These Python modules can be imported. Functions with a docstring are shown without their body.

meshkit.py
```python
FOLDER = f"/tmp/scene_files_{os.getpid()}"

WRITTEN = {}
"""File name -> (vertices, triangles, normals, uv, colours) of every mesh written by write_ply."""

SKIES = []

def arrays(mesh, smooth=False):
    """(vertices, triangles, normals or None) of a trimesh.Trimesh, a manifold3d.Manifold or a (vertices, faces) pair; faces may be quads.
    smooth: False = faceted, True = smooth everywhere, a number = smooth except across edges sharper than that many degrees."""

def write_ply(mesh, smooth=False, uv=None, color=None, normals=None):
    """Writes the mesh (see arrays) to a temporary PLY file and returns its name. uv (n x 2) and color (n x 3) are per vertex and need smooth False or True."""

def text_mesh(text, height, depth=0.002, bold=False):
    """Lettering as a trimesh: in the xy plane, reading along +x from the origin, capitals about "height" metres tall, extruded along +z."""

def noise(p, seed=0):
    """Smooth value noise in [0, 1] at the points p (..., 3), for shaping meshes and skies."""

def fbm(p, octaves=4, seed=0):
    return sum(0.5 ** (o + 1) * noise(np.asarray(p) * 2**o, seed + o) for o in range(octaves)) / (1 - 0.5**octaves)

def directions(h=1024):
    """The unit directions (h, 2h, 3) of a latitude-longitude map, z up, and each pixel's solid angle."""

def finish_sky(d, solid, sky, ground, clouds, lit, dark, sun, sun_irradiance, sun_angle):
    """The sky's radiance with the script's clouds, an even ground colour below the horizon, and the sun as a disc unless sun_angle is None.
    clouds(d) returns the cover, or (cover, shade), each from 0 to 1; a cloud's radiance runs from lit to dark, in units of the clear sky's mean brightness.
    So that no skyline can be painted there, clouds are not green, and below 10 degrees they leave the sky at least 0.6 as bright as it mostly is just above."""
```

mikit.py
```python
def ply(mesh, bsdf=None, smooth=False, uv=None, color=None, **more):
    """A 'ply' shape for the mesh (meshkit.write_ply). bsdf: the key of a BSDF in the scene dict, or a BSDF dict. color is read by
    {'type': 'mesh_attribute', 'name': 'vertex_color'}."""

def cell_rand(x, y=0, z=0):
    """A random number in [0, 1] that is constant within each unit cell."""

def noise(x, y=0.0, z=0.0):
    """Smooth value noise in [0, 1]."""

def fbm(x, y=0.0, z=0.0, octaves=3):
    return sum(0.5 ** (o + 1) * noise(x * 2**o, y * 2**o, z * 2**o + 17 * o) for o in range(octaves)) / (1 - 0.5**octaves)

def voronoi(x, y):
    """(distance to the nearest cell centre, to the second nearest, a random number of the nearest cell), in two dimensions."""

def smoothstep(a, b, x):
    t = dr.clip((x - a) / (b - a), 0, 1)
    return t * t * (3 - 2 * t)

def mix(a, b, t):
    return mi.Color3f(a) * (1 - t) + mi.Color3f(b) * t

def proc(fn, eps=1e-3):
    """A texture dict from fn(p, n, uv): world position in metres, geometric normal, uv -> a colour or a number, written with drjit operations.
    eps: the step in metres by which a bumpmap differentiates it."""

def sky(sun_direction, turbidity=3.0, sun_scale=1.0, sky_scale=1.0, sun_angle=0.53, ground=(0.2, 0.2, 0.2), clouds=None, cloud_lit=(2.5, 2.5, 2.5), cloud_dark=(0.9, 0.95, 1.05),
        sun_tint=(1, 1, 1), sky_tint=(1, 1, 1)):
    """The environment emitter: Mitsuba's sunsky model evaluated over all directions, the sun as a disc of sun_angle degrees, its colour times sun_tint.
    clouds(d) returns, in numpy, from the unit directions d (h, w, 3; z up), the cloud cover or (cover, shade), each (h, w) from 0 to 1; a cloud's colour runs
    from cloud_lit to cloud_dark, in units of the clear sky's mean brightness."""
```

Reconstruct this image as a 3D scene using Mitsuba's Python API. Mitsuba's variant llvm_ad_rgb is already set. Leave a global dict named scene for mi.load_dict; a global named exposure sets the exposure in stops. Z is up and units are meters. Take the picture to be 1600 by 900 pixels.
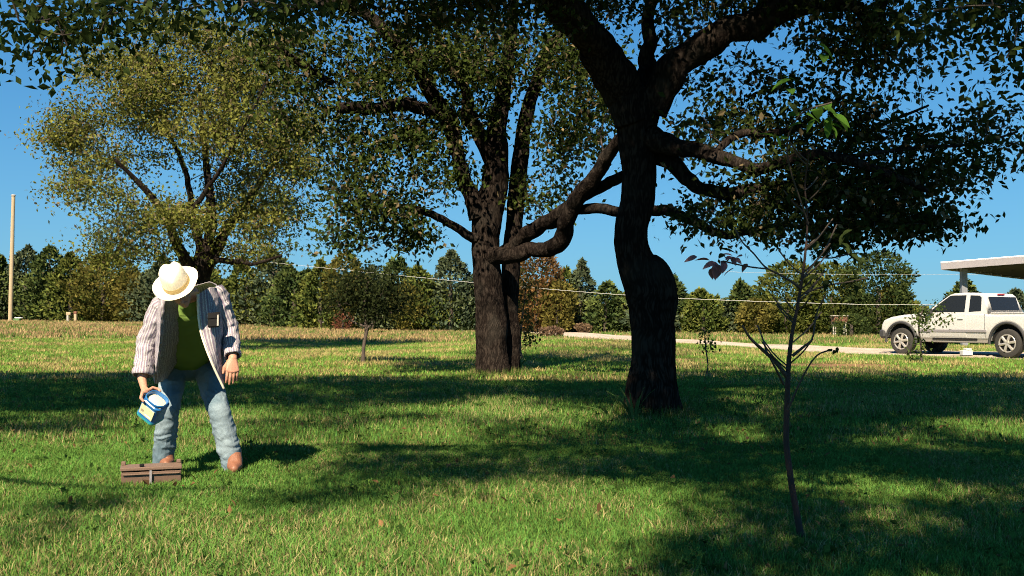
import math, random
import numpy as np, trimesh, drjit as dr, mitsuba as mi, mikit, meshkit
import manifold3d as m3
from shapely.geometry import Polygon
from mikit import ply, proc, fbm, noise, smoothstep, mix, voronoi
T = mi.ScalarTransform4f
R = np.random.default_rng(20151013)
scene, labels = {}, {}
# ------------------------------------------------------------------ camera, sky, exposure
F, CZ = 1640.0, 1.15                      # focal length in photo pixels, height of the camera strapped to its tree
PITCH = math.atan(38 / F)
CP, SP = math.cos(PITCH), math.sin(PITCH)
scene['camera'] = {'type': 'perspective', 'fov': 2 * math.degrees(math.atan(800 / F)), 'fov_axis': 'x', 'near_clip': 0.05, 'far_clip': 4000.0,
                   'to_world': T().look_at(origin=[0, 0, CZ], target=[0, CP, CZ + SP], up=[0, 0, 1])}
EL = math.radians(42)
SUN = np.array([-0.29 * math.cos(EL), -0.957 * math.cos(EL), math.sin(EL)]); SUN /= np.linalg.norm(SUN)
scene['sky'] = mikit.sky(SUN.tolist(), turbidity=3, sky_scale=0.29, sky_tint=(0.20, 1.0, 1.6), sun_tint=(0.97, 0.98, 0.97), ground=(0.06, 0.08, 0.03),
                         clouds=lambda d: 0.68 * np.exp(-np.maximum(d[..., 2], 0) / 0.17), cloud_lit=(1.6, 2.75, 3.1), cloud_dark=(1.6, 2.75, 3.1))   # thin haze paling towards the horizon
exposure = 3.15

# ------------------------------------------------------------------ helpers
def P(x, y, Y):
    """the point at depth Y that the photograph shows at pixel x, y"""
    cx, cy = (x - 800) / F, (450 - y) / F
    d = np.array([cx, CP - cy * SP, SP + cy * CP])
    return np.array([0, 0, CZ]) + d * (Y / d[1])

def sstep(a, b, x):
    t = np.clip((x - a) / (b - a), 0, 1); return t * t * (3 - 2 * t)

def gz(X, Y):
    """height of the ground"""
    X, Y = np.asarray(X, float), np.asarray(Y, float)
    az = X / np.maximum(Y, 12)
    g = np.interp(az, [-0.75, -0.48, -0.33, -0.22, -0.12, 0.0, 0.25, 0.5, 0.8], [0.55, 0.48, 0.36, 0.08, -0.1, -0.12, -0.26, -0.26, -0.2])
    z = g * sstep(18, 74, Y) + 0.30 * np.exp(-(((X - 1.9) / 4.6) ** 2 + ((Y - 33) / 5.0) ** 2))
    p = np.stack(np.broadcast_arrays(X, Y, 0 * X), -1)
    z = z + (meshkit.fbm(p * 0.22, 3, 5) - 0.5) * 0.10 * sstep(3, 9, np.hypot(X, Y - 6)) + (meshkit.noise(p * 1.3, 9) - 0.5) * 0.025
    return z

def G(x, y):
    """where the ray through pixel x, y meets the ground"""
    lo, hi = 2.0, 300.0
    for _ in range(60):
        mid = math.sqrt(lo * hi); q = P(x, y, mid)
        if q[2] > gz(q[0], q[1]): lo = mid
        else: hi = mid
    return P(x, y, lo)

def nm(base):
    if base not in used: used.add(base); return base
    k = 1
    while f'{base}_{k:03d}' in used: k += 1
    used.add(f'{base}_{k:03d}'); return f'{base}_{k:03d}'
used = set()
def thing(name, label, cat, group=None):
    key = nm(name); labels[key] = {'label': label, 'category': cat}
    if group: labels[key]['group'] = group
    return key
def obj(key, mesh, bsdf, smooth=False, label=None, kind=None, **k):
    """one entry; a part key is given as holder + '__' + name"""
    key = nm(key); scene[key] = ply(mesh, bsdf, smooth=smooth, **k)
    if label: labels.setdefault(key, {})['label'] = label
    if kind: labels.setdefault(key, {})['kind'] = kind
    return key
def tag(key, label, cat=None, kind=None, group=None):
    labels[key] = {'label': label}
    if cat: labels[key]['category'] = cat
    if kind: labels[key]['kind'] = kind
    if group: labels[key]['group'] = group

def frames(p):
    t = np.gradient(p, axis=0); t /= np.linalg.norm(t, axis=1, keepdims=True) + 1e-12
    a = np.zeros_like(p); v = np.array([1.0, 0.13, 0.07])
    for i in range(len(p)):
        v = v - t[i] * (v @ t[i])
        if np.linalg.norm(v) < 1e-3: v = np.cross(t[i], [0, 0.3, 1])
        v /= np.linalg.norm(v); a[i] = v
    return t, a, np.cross(t, a)

def catmull(pts, n):
    """pts (k, d) resampled smoothly at n places"""
    pts = np.asarray(pts, float); k = len(pts)
    if k == 2: return pts[0] + (pts[1] - pts[0]) * np.linspace(0, 1, n)[:, None]
    q = np.vstack([2 * pts[0] - pts[1], pts, 2 * pts[-1] - pts[-2]])
    s = np.linspace(0, k - 1 - 1e-9, n); i = s.astype(int); t = (s - i)[:, None]
    p0, p1, p2, p3 = q[i], q[i + 1], q[i + 2], q[i + 3]
    return 0.5 * (2 * p1 + (p2 - p0) * t + (2 * p0 - 5 * p1 + 4 * p2 - p3) * t ** 2 + (3 * p1 - p0 - 3 * p2 + p3) * t ** 3)

def tube(p, r, sides=8, cap=True, amp=0.0, seed=0, flare=0.0):
    p = np.asarray(p, float); n = len(p); r = np.broadcast_to(np.asarray(r, float), (n,))
    t, a, b = frames(p); ang = np.arange(sides) * 2 * np.pi / sides
    rr = np.repeat(r[:, None], sides, 1)
    if amp:
        L = np.concatenate([[0], np.cumsum(np.linalg.norm(np.diff(p, axis=0), axis=1))])
        q = np.stack([np.cos(ang)[None] * 2.2 + 0 * rr, np.sin(ang)[None] * 2.2 + 0 * rr, L[:, None] * 1.4 + 0 * rr], -1)
        f = np.stack([np.cos(ang)[None] * 6.5 + 0 * rr, np.sin(ang)[None] * 6.5 + 0 * rr, L[:, None] * 2.2 + 0 * rr], -1)
        rr = rr * (1 + amp * 2.4 * (meshkit.fbm(q + seed * 7.3, 3, seed) - 0.5) + amp * (meshkit.fbm(f + seed * 3.1, 3, seed + 3) - 0.5) * 1.5)
        if flare:
            lobe = sstep(0.35, 0.75, meshkit.noise(np.stack([np.cos(ang) * 1.25 + seed, np.sin(ang) * 1.25, 0 * ang], 1), seed + 7))
            rr = rr * (1 + flare * np.exp(-L[:, None] / 0.24) * (0.25 + lobe[None]))
    v = p[:, None] + rr[..., None] * (np.cos(ang)[None, :, None] * a[:, None] + np.sin(ang)[None, :, None] * b[:, None])
    i, j = np.meshgrid(np.arange(n - 1), np.arange(sides), indexing='ij')
    q0, q1, q2, q3 = i * sides + j, i * sides + (j + 1) % sides, (i + 1) * sides + (j + 1) % sides, (i + 1) * sides + j
    f = np.vstack([np.stack([q0, q1, q2], -1).reshape(-1, 3), np.stack([q0, q2, q3], -1).reshape(-1, 3)])
    v = v.reshape(-1, 3)
    if cap:
        c = len(v); v = np.vstack([v, p[:1], p[-1:]]); k = np.arange(sides); l = (n - 1) * sides
        f = np.vstack([f, np.stack([0 * k + c, (k + 1) % sides, k], -1), np.stack([0 * k + c + 1, l + k, l + (k + 1) % sides], -1)])
    return v, f

def cat(parts):
    vs, fs, at = [], [], 0
    for v, f in parts:
        vs.append(v); fs.append(np.asarray(f) + at); at += len(v)
    return np.vstack(vs), np.vstack(fs)

def box(size, at=(0, 0, 0), ch=0.0):
    """a box with its edges chamfered by ch"""
    x, y, z = np.array(size) / 2
    if ch <= 0:
        m = trimesh.creation.box(size); return np.array(m.vertices) + at, np.array(m.faces)
    pts = [(sx * (x - (k != 0) * ch), sy * (y - (k != 1) * ch), sz * (z - (k != 2) * ch)) for sx in (-1, 1) for sy in (-1, 1) for sz in (-1, 1) for k in range(3)]
    h = trimesh.convex.convex_hull(np.array(pts)); return np.array(h.vertices) + at, np.array(h.faces)

def lathe(prof, n=40):
    prof = np.asarray(prof, float); k = len(prof); a = np.arange(n) * 2 * np.pi / n
    v = np.stack([prof[:, None, 0] * np.cos(a), prof[:, None, 0] * np.sin(a), prof[:, None, 1] + 0 * a], -1).reshape(-1, 3)
    i, j = np.meshgrid(np.arange(k - 1), np.arange(n), indexing='ij')
    q = [i * n + j, i * n + (j + 1) % n, (i + 1) * n + (j + 1) % n, (i + 1) * n + j]
    return v, np.vstack([np.stack([q[0], q[1], q[2]], -1).reshape(-1, 3), np.stack([q[0], q[2], q[3]], -1).reshape(-1, 3)])

def xf(mesh, M):
    v, f = mesh; M = np.asarray(M); return v @ M[:3, :3].T + M[:3, 3], f
def frame(o, x, y, z):
    M = np.eye(4); M[:3, 0], M[:3, 1], M[:3, 2], M[:3, 3] = x, y, z, o; return M
def unit(v): v = np.asarray(v, float); return v / np.linalg.norm(v)

# ------------------------------------------------------------------ materials
def rgb(*c): return {'type': 'rgb', 'value': list(c)}
def pr(c, rough=0.6, **k): return {'type': 'twosided', 'bsdf': {'type': 'principled', 'base_color': c if isinstance(c, dict) else rgb(*c), 'roughness': rough, **k}}
VC = {'type': 'mesh_attribute', 'name': 'vertex_color'}
scene['m_leaf'] = {'type': 'principledthin', 'base_color': VC, 'roughness': 0.5, 'diff_trans': 0.7, 'spec_trans': 0.0}
scene['m_grass'] = {'type': 'principledthin', 'base_color': VC, 'roughness': 0.55, 'diff_trans': 0.6, 'spec_trans': 0.0}
scene['m_needle'] = {'type': 'twosided', 'bsdf': {'type': 'diffuse', 'reflectance': VC}}

def ground_col(p, n, uv):
    big, mid, fine = fbm(p.x * 0.35, p.y * 0.35, 3.0), fbm(p.x * 1.7, p.y * 1.7, 9.0), fbm(p.x * 23, p.y * 23, 1.0)
    c = mix((0.030, 0.045, 0.012), (0.075, 0.088, 0.026), smoothstep(0.3, 0.7, mid))
    c = mix(c, (0.17, 0.145, 0.062), smoothstep(0.5, 0.8, big * 0.6 + fine * 0.5) * 0.7)
    far = smoothstep(13, 34, p.y)                                    # the unwatered field: paler and drier
    c = mix(c, mix((0.105, 0.135, 0.034), (0.20, 0.205, 0.066), smoothstep(0.35, 0.7, mid * 0.5 + big * 0.5)), far)
    band = smoothstep(34, 41, p.y + 5 * (big - 0.5)) * (1 - smoothstep(60, 66, p.y)) * (1 - smoothstep(-7.0, -3.0, p.x + 4 * (mid - 0.5)))
    c = mix(c, mix((0.19, 0.135, 0.078), (0.15, 0.125, 0.06), mid), band * 0.9)
    for sx, sy, rx, ry in ((7.0, 23.2, 2.0, 0.9), (4.0, 25.5, 1.4, 0.6), (13.2, 22.4, 1.2, 0.5)):    # bare reddish soil
        d = dr.square((p.x - sx) / rx) + dr.square((p.y - sy) / ry)
        c = mix(c, (0.24, 0.135, 0.085), (1 - smoothstep(0.3, 1.2, d + 1.2 * (mid - 0.5))) * 0.8)
    return c * (0.75 + 0.5 * fine)
scene['m_ground'] = {'type': 'twosided', 'bsdf': {'type': 'diffuse', 'reflectance': proc(ground_col)}}
def gravel_col(p, n, uv):
    a, w, b = voronoi(p.x * 16, p.y * 16)
    t = dr.abs(uv.x - 0.5) * 2
    c = mix((0.36, 0.30, 0.24), (0.50, 0.43, 0.36), b)
    c = mix(c, (0.22, 0.20, 0.12), (1 - smoothstep(0.0, 0.16, t)) * 0.5 * fbm(p.x * 1.5, p.y * 1.5) + smoothstep(0.75, 1.0, t + 0.5 * (fbm(p.x * 2.2, p.y * 2.2) - 0.5)) * 0.7)
    return c * (0.8 + 0.4 * fbm(p.x * 3, p.y * 3))
scene['m_gravel'] = {'type': 'twosided', 'bsdf': {'type': 'diffuse', 'reflectance': proc(gravel_col)}}
def bark_h(p, n, uv):
    a = fbm(p.x * 40 + 3 * noise(p.z * 5), p.y * 40, p.z * 6.5)
    return dr.abs(a - 0.5) * 2 + 0.3 * fbm(p.x * 90, p.y * 90, p.z * 40)
def bark_c(p, n, uv):
    a = dr.abs(fbm(p.x * 40 + 3 * noise(p.z * 5), p.y * 40, p.z * 6.5) - 0.5) * 2
    c = mix((0.009, 0.007, 0.0065), (0.034, 0.027, 0.023), smoothstep(0.0, 0.45, a))
    return mix(c, (0.040, 0.037, 0.032), smoothstep(0.5, 0.8, fbm(p.x * 3, p.y * 3, p.z * 2.5)) * 0.4)
scene['m_bark'] = {'type': 'twosided', 'bsdf': {'type': 'bumpmap', 'arbitrary': {**proc(bark_h, 2e-3)}, 'scale': 0.02, 'bsdf': {'type': 'diffuse', 'reflectance': proc(bark_c)}}}
scene['m_twig'] = pr((0.055, 0.042, 0.034), 0.8)
scene['m_redstem'] = pr((0.032, 0.016, 0.012), 0.8)
scene['m_greybark'] = pr((0.20, 0.17, 0.14), 0.85)

# ------------------------------------------------------------------ ground, field and drive
def spaced(lo, hi, fine, growth):
    a = [0.0]
    while a[-1] < hi: a.append(a[-1] + fine + growth * a[-1])
    b = [0.0]
    while b[-1] < -lo: b.append(b[-1] + fine + growth * b[-1])
    return np.array([-q for q in b[:0:-1]] + a)
gx, gy = spaced(-1500, 1500, 0.22, 0.035), spaced(-80, 2500, 0.22, 0.022)
GX, GY = np.meshgrid(gx, gy, indexing='ij')
GZ = gz(GX, GY); nx, ny = GX.shape
ii, jj = np.meshgrid(np.arange(nx - 1), np.arange(ny - 1), indexing='ij')
q = np.stack([ii * ny + jj, (ii + 1) * ny + jj, (ii + 1) * ny + jj + 1, ii * ny + jj + 1], -1).reshape(-1, 4)
obj('ground', (np.stack([GX, GY, GZ], -1).reshape(-1, 3), q), 'm_ground', smooth=True)
tag('ground', 'mown lawn running out into a dry grass field', kind='structure')

ROAD = catmull([(1.2, 74), (3.2, 62), (5.0, 52), (7.4, 42), (9.6, 34.5), (12.6, 29.0), (17.5, 25.5), (27, 23), (45, 22)], 220)
def road_dist(X, Y):
    d = np.full(np.shape(X), 1e9)
    for a, b in ROAD: d = np.minimum(d, (X - a) ** 2 + (Y - b) ** 2)
    return np.sqrt(d)
tg = np.gradient(ROAD, axis=0); tg /= np.linalg.norm(tg, axis=1, keepdims=True); nr = np.stack([tg[:, 1], -tg[:, 0]], 1)
ws = np.linspace(-1, 1, 13)
edge = 1 + 0.12 * (meshkit.noise(np.stack([ROAD[:, 0], ROAD[:, 1], 0 * ROAD[:, 0]], -1) * 0.9, 2) - 0.5)
rp = ROAD[:, None] + nr[:, None] * (ws[None, :, None] * 2.3 * edge[:, None, None])
rz = gz(rp[..., 0], rp[..., 1]) + 0.045 - 0.04 * np.abs(ws)[None] ** 4
ii, jj = np.meshgrid(np.arange(len(ROAD) - 1), np.arange(12), indexing='ij')
q = np.stack([ii * 13 + jj, ii * 13 + jj + 1, (ii + 1) * 13 + jj + 1, (ii + 1) * 13 + jj], -1).reshape(-1, 4)
obj('gravel_drive', (np.concatenate([rp, rz[..., None]], -1).reshape(-1, 3), q), 'm_gravel', smooth=True,
    uv=np.stack([np.broadcast_to((ws + 1) / 2, rz.shape), np.broadcast_to(np.arange(len(ROAD))[:, None] * 0.1, rz.shape)], -1).reshape(-1, 2))
tag('gravel_drive', 'pale gravel drive curving past the parked pickup', kind='structure')

# ------------------------------------------------------------------ grass
def blades(n, ylo, yhi, spread, length, width, curl, tri, seed, keep=None, dry=0.25, tint=(1, 1, 1)):
    r = np.random.default_rng(seed)
    Y = np.sqrt(r.uniform(ylo ** 2, yhi ** 2, n)); X = r.uniform(-1, 1, n) * (0.60 * Y + spread)
    ok = road_dist(X, Y) > 2.25 if yhi > 20 else np.ones(n, bool)
    if keep is not None: ok &= keep(X, Y, r)
    X, Y = X[ok], Y[ok]; n = len(X)
    p = np.stack([X, Y, gz(X, Y) - 0.004], -1)
    q = np.stack([X, Y, 0 * X], -1)
    pat = meshkit.fbm(q * 0.9, 3, 21); pat2 = meshkit.fbm(q * 5.0, 2, 22)
    L = length * r.uniform(0.55, 1.35, n) * (0.65 + 0.9 * pat) * (0.8 + 0.4 * pat2)
    a = r.uniform(0, 2 * np.pi, n); side = np.stack([np.cos(a), np.sin(a), 0 * a], -1)
    b = a + np.pi / 2 + r.normal(0, 0.6, n); lean = np.stack([np.cos(b), np.sin(b), 0 * b], -1) * (r.uniform(0.15, 1.1, n) * curl * L)[:, None]
    up = np.array([0, 0, 1.0]); w = width * r.uniform(0.6, 1.3, n)[:, None]
    if tri == 1:
        v = np.stack([p - side * w, p + side * w, p + up * L[:, None] + lean], 1); f = np.arange(3 * n).reshape(n, 3)
    else:
        mid = p + up * (0.6 * L)[:, None] + lean * 0.35
        v = np.stack([p - side * w * 0.8, p + side * w * 0.8, mid - side * w * 0.7, mid + side * w * 0.7, p + up * (0.92 * L)[:, None] + lean], 1)
        f = (np.arange(n)[:, None, None] * 5 + np.array([[0, 1, 3], [0, 3, 2], [2, 3, 4]])[None]).reshape(-1, 3)
    k = v.shape[1]
    g = np.array([0.098, 0.200, 0.042]) * r.uniform(0.6, 1.45, (n, 1)) * (0.75 + 0.6 * pat2[:, None])
    g = g * (1 + np.stack([0.35 * r.normal(0, 1, n), 0 * a, 0 * a], -1) * 0.4)
    st = np.array([0.36, 0.31, 0.15]) * r.uniform(0.55, 1.3, (n, 1))
    if yhi > 60: dry = dry * (0.30 + 0.7 * sstep(-1.0, -8.0, X))
    if 30 < yhi < 50: st = st * [0.8, 0.88, 0.85]
    isdry = r.random(n) < np.clip(dry * (0.2 + 2.6 * sstep(0.42, 0.68, pat)), 0, 1)
    col = np.where(isdry[:, None], st, g) * np.asarray(tint)
    return v.reshape(-1, 3), f, np.repeat(np.clip(col, 0.005, 0.9), k, 0)
SOIL = ((7.0, 23.2, 2.0, 0.9), (4.0, 25.5, 1.4, 0.6), (13.2, 22.4, 1.2, 0.5))
def no_soil(X, Y, r):
    ok = np.ones(len(X), bool)
    for sx, sy, rx, ry in SOIL: ok &= (((X - sx) / rx) ** 2 + ((Y - sy) / ry) ** 2 + r.normal(0, 0.3, len(X)) > 0.7)
    return ok
near = blades(365000, 3.2, 9.0, 0.7, 0.042, 0.0029, 0.95, 3, 1, dry=0.09)
mid_ = blades(190000, 9.0, 17.0, 0.8, 0.05, 0.0058, 0.8, 1, 2, dry=0.10)
far_ = blades(210000, 17.0, 40.0, 1.5, 0.06, 0.013, 0.8, 1, 3, keep=no_soil, dry=0.32, tint=(1.35, 1.2, 1.1))
def ring_grass(cx, cy, r0, n, seed):
    r = np.random.default_rng(seed); a = r.uniform(0, 2 * np.pi, n); d = r0 + np.abs(r.normal(0, 0.16, n)) - 0.03; X, Y = cx + d * np.cos(a), cy + d * np.sin(a); p = np.stack([X, Y, gz(X, Y) - .004], 1)
    L = r.uniform(0.05, 0.17, n) * np.exp(-np.maximum(d - r0, 0) / 0.3); b = r.uniform(0, 2 * np.pi, n); s = np.stack([np.cos(b), np.sin(b), 0 * b], 1) * 0.0045; ln = np.stack([-np.sin(b), np.cos(b), 0 * b], 1) * (L * r.uniform(0.1, 0.8, n))[:, None]
    v = np.stack([p - s, p + s, p + np.array([0, 0, 1.0]) * L[:, None] + ln], 1).reshape(-1, 3); c = np.where(r.random((n, 1)) < 0.25, [0.3, 0.25, 0.12], [0.08, 0.15, 0.03]) * r.uniform(.6, 1.3, (n, 1)); return v, np.arange(3 * n).reshape(n, 3), np.repeat(c, 3, 0)
rings = [ring_grass(1.60, 11.82, 0.36, 3000, 61), ring_grass(-0.33, 18.9, 0.36, 2000, 62), ring_grass(-0.03, 19.3, 0.22, 800, 63)]
obj('lawn_grass', cat([q_[:2] for q_ in rings] + [near[:2], mid_[:2], far_[:2]]), 'm_grass', color=np.vstack([q_[2] for q_ in rings] + [near[2], mid_[2], far_[2]]))
tag('lawn_grass', 'short green and straw coloured lawn grass', 'grass', kind='stuff')
fld = blades(170000, 40.0, 82.0, 6, 0.13, 0.03, 0.7, 1, 4, dry=0.95, tint=(1.0, 0.86, 0.9))
obj('field_grass', fld[:2], 'm_grass', color=fld[2])
tag('field_grass', 'longer dry tan grass in the open field', 'grass', kind='stuff')

# ------------------------------------------------------------------ trees
def leaves(c, s, up, r, col, var=0.25, droop=0.0, fold=0.25, ratio=0.55):
    """folded diamond leaves at the points c with lengths s; col (n, 3)"""
    n = len(c)
    d = r.normal(0, 1, (n, 3)); d[:, 2] -= droop; d /= np.linalg.norm(d, axis=1, keepdims=True)
    m = r.normal(0, 1, (n, 3)) + np.asarray(up); m -= d * (m * d).sum(1, keepdims=True); m /= np.linalg.norm(m, axis=1, keepdims=True) + 1e-9
    w = np.cross(d, m); s = np.asarray(s)[:, None]
    v = np.stack([c, c + d * s * 0.45 + w * s * ratio / 2 + m * s * fold * 0.3, c + d * s, c + d * s * 0.45 - w * s * ratio / 2 + m * s * fold * 0.3], 1)
    f = (np.arange(n)[:, None, None] * 4 + np.array([[0, 1, 2], [0, 2, 3]])[None]).reshape(-1, 3)
    k = np.clip(col * r.uniform(1 - var * 2, 1 + var * 2, (n, 1)), 0.004, 0.9)
    return v.reshape(-1, 3), f, np.repeat(k, 4, 0)

def clusters(blobs, r):
    """blobs (x, y, rx, ry, Y, dY, n): n leaf clusters about there -> points"""
    out = []
    for x, y, rx, ry, Y, dY, n in blobs:
        d = r.normal(0, 1, (n, 3)); d /= np.linalg.norm(d, axis=1, keepdims=True); d *= r.random((n, 1)) ** (1 / 2.4)
        out += [P(x + rx * a, y + ry * b, Y + dY * c) for a, b, c in d]
    return np.array(out)

def grow(nodes, nrad, cl, r, rtip=0.004, thick=0.05, sides=4, maxlen=None):
    """joins each cluster to the nearest limb or twig by a bent twig: mesh pieces, and points along the twigs' outer halves"""
    nodes, nrad = [np.array(x, float) for x in nodes], list(nrad)
    A = np.array(nodes); pieces, tips = [], []
    order = np.argsort([np.min(((A - c) ** 2).sum(1)) for c in cl])
    for i in order:
        c = cl[i]; A = np.array(nodes); dd = np.linalg.norm(A - c, axis=1) * (1 + 0.25 * (A[:, 2] > c[2] + 0.3)); k = int(np.argmin(dd)); a = A[k]; L = np.linalg.norm(c - a)
        if L < 1e-3: continue
        m = (a + c) / 2 + r.normal(0, 0.10, 3) * L + np.array([0, 0, 0.10 * L])
        p = catmull([a, m, c], max(4, int(L / 0.25) + 3)); p[1:-1] += r.normal(0, 0.018, (len(p) - 2, 3)) * min(L, 1.5)
        r0 = min(nrad[k] * 0.7, 0.006 + thick * L * 0.32); rr = np.linspace(max(r0, rtip), rtip, len(p))
        pieces.append(tube(p, rr, sides, cap=False)); tips.append((a, c, L))
        for q, s in list(zip(p, rr))[1:]: nodes.append(q); nrad.append(s)
    return pieces, np.array(nodes)

def limb(key, spec, sides=14, amp=0.07, step=0.06, seed=0, m='m_bark', label=None, wob=1.0, flare=0.0):
    """spec (x, y, Y, width in pixels)"""
    pts = np.array([np.r_[P(x, y, Y), w / 2 * Y / F] for x, y, Y, w in spec])
    L = np.linalg.norm(np.diff(pts[:, :3], axis=0), axis=1).sum()
    s = catmull(pts, max(6, int(L / step)))
    l = np.linspace(0, L, len(s)); e = sstep(0, 0.35, l); wv = np.stack([meshkit.fbm(np.stack([l * 1.9 + 40 * k, 0 * l + seed, 0 * l], 1), 3, seed + k) - 0.5 for k in range(4)], 1)
    s[:, :3] += wv[:, :3] * (np.minimum(s[:, 3:4] * 1.5, 0.16) * wob * e[:, None]); s[:, 3] *= 1 + 0.45 * wob * wv[:, 3]
    obj(key, tube(s[:, :3], np.maximum(s[:, 3], 0.004), sides, True, amp, seed, flare), m, smooth=True, label=label)
    return s

def tree(name, label, limbs, blobs, leaf=(0.075, 90, 0.34), cols=((0.04, 0.07, 0.015), (0.07, 0.10, 0.02)), up=(0, 0, 0.9), seed=1, flat=0.6, extra=None, thick=0.05, group=None, trunk_sides=48, amp=0.07):
    r = np.random.default_rng(seed)
    t = thing(name, label, 'tree', group)
    nodes, rad = [], []
    for i, sp in enumerate(limbs):
        s = limb(f'{t}__trunk' if i == 0 else f'{t}__limb', sp, trunk_sides if i == 0 else 22, amp if i == 0 else amp * 1.4, 0.035 if i == 0 else 0.05, seed * 13 + i, wob=0.35 if i < 2 else 1.0, flare=0.42 if i == 0 else 0.0)
        st = max(1, len(s) // 60)
        nodes += list(s[::st, :3]) if i else list(s[len(s) // 2::st, :3]); rad += list(s[::st, 3]) if i else list(s[len(s) // 2::st, 3])
    cl = clusters(blobs, r)
    if extra is not None and len(extra): cl = np.vstack([cl, extra])
    pieces, _ = grow(nodes, rad, cl, r, thick=thick)
    obj(f'{t}__twigs', cat(pieces), 'm_twig', smooth=True, kind='stuff')
    size, n, rad_ = leaf
    k = r.poisson(n, len(cl)); which = np.repeat(np.arange(len(cl)), k)
    off = r.normal(0, 1, (len(which), 3)) * np.array([1, 1, flat]) * rad_ * (0.6 + 0.8 * r.random(len(cl)))[which][:, None] * 0.6
    c = cl[which] + off
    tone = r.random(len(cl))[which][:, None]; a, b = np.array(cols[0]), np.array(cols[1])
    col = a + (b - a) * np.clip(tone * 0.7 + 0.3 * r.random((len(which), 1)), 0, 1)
    pale = r.random((len(which), 1)) < 0.13; col = np.where(pale, np.array([0.17, 0.135, 0.075]) * r.uniform(0.5, 1.2, (len(which), 1)), col)  # scattered pale leaves paint highlights into the crown
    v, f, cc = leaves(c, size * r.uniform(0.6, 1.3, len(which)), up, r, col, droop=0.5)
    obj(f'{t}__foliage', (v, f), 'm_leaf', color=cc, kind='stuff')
    return t
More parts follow.
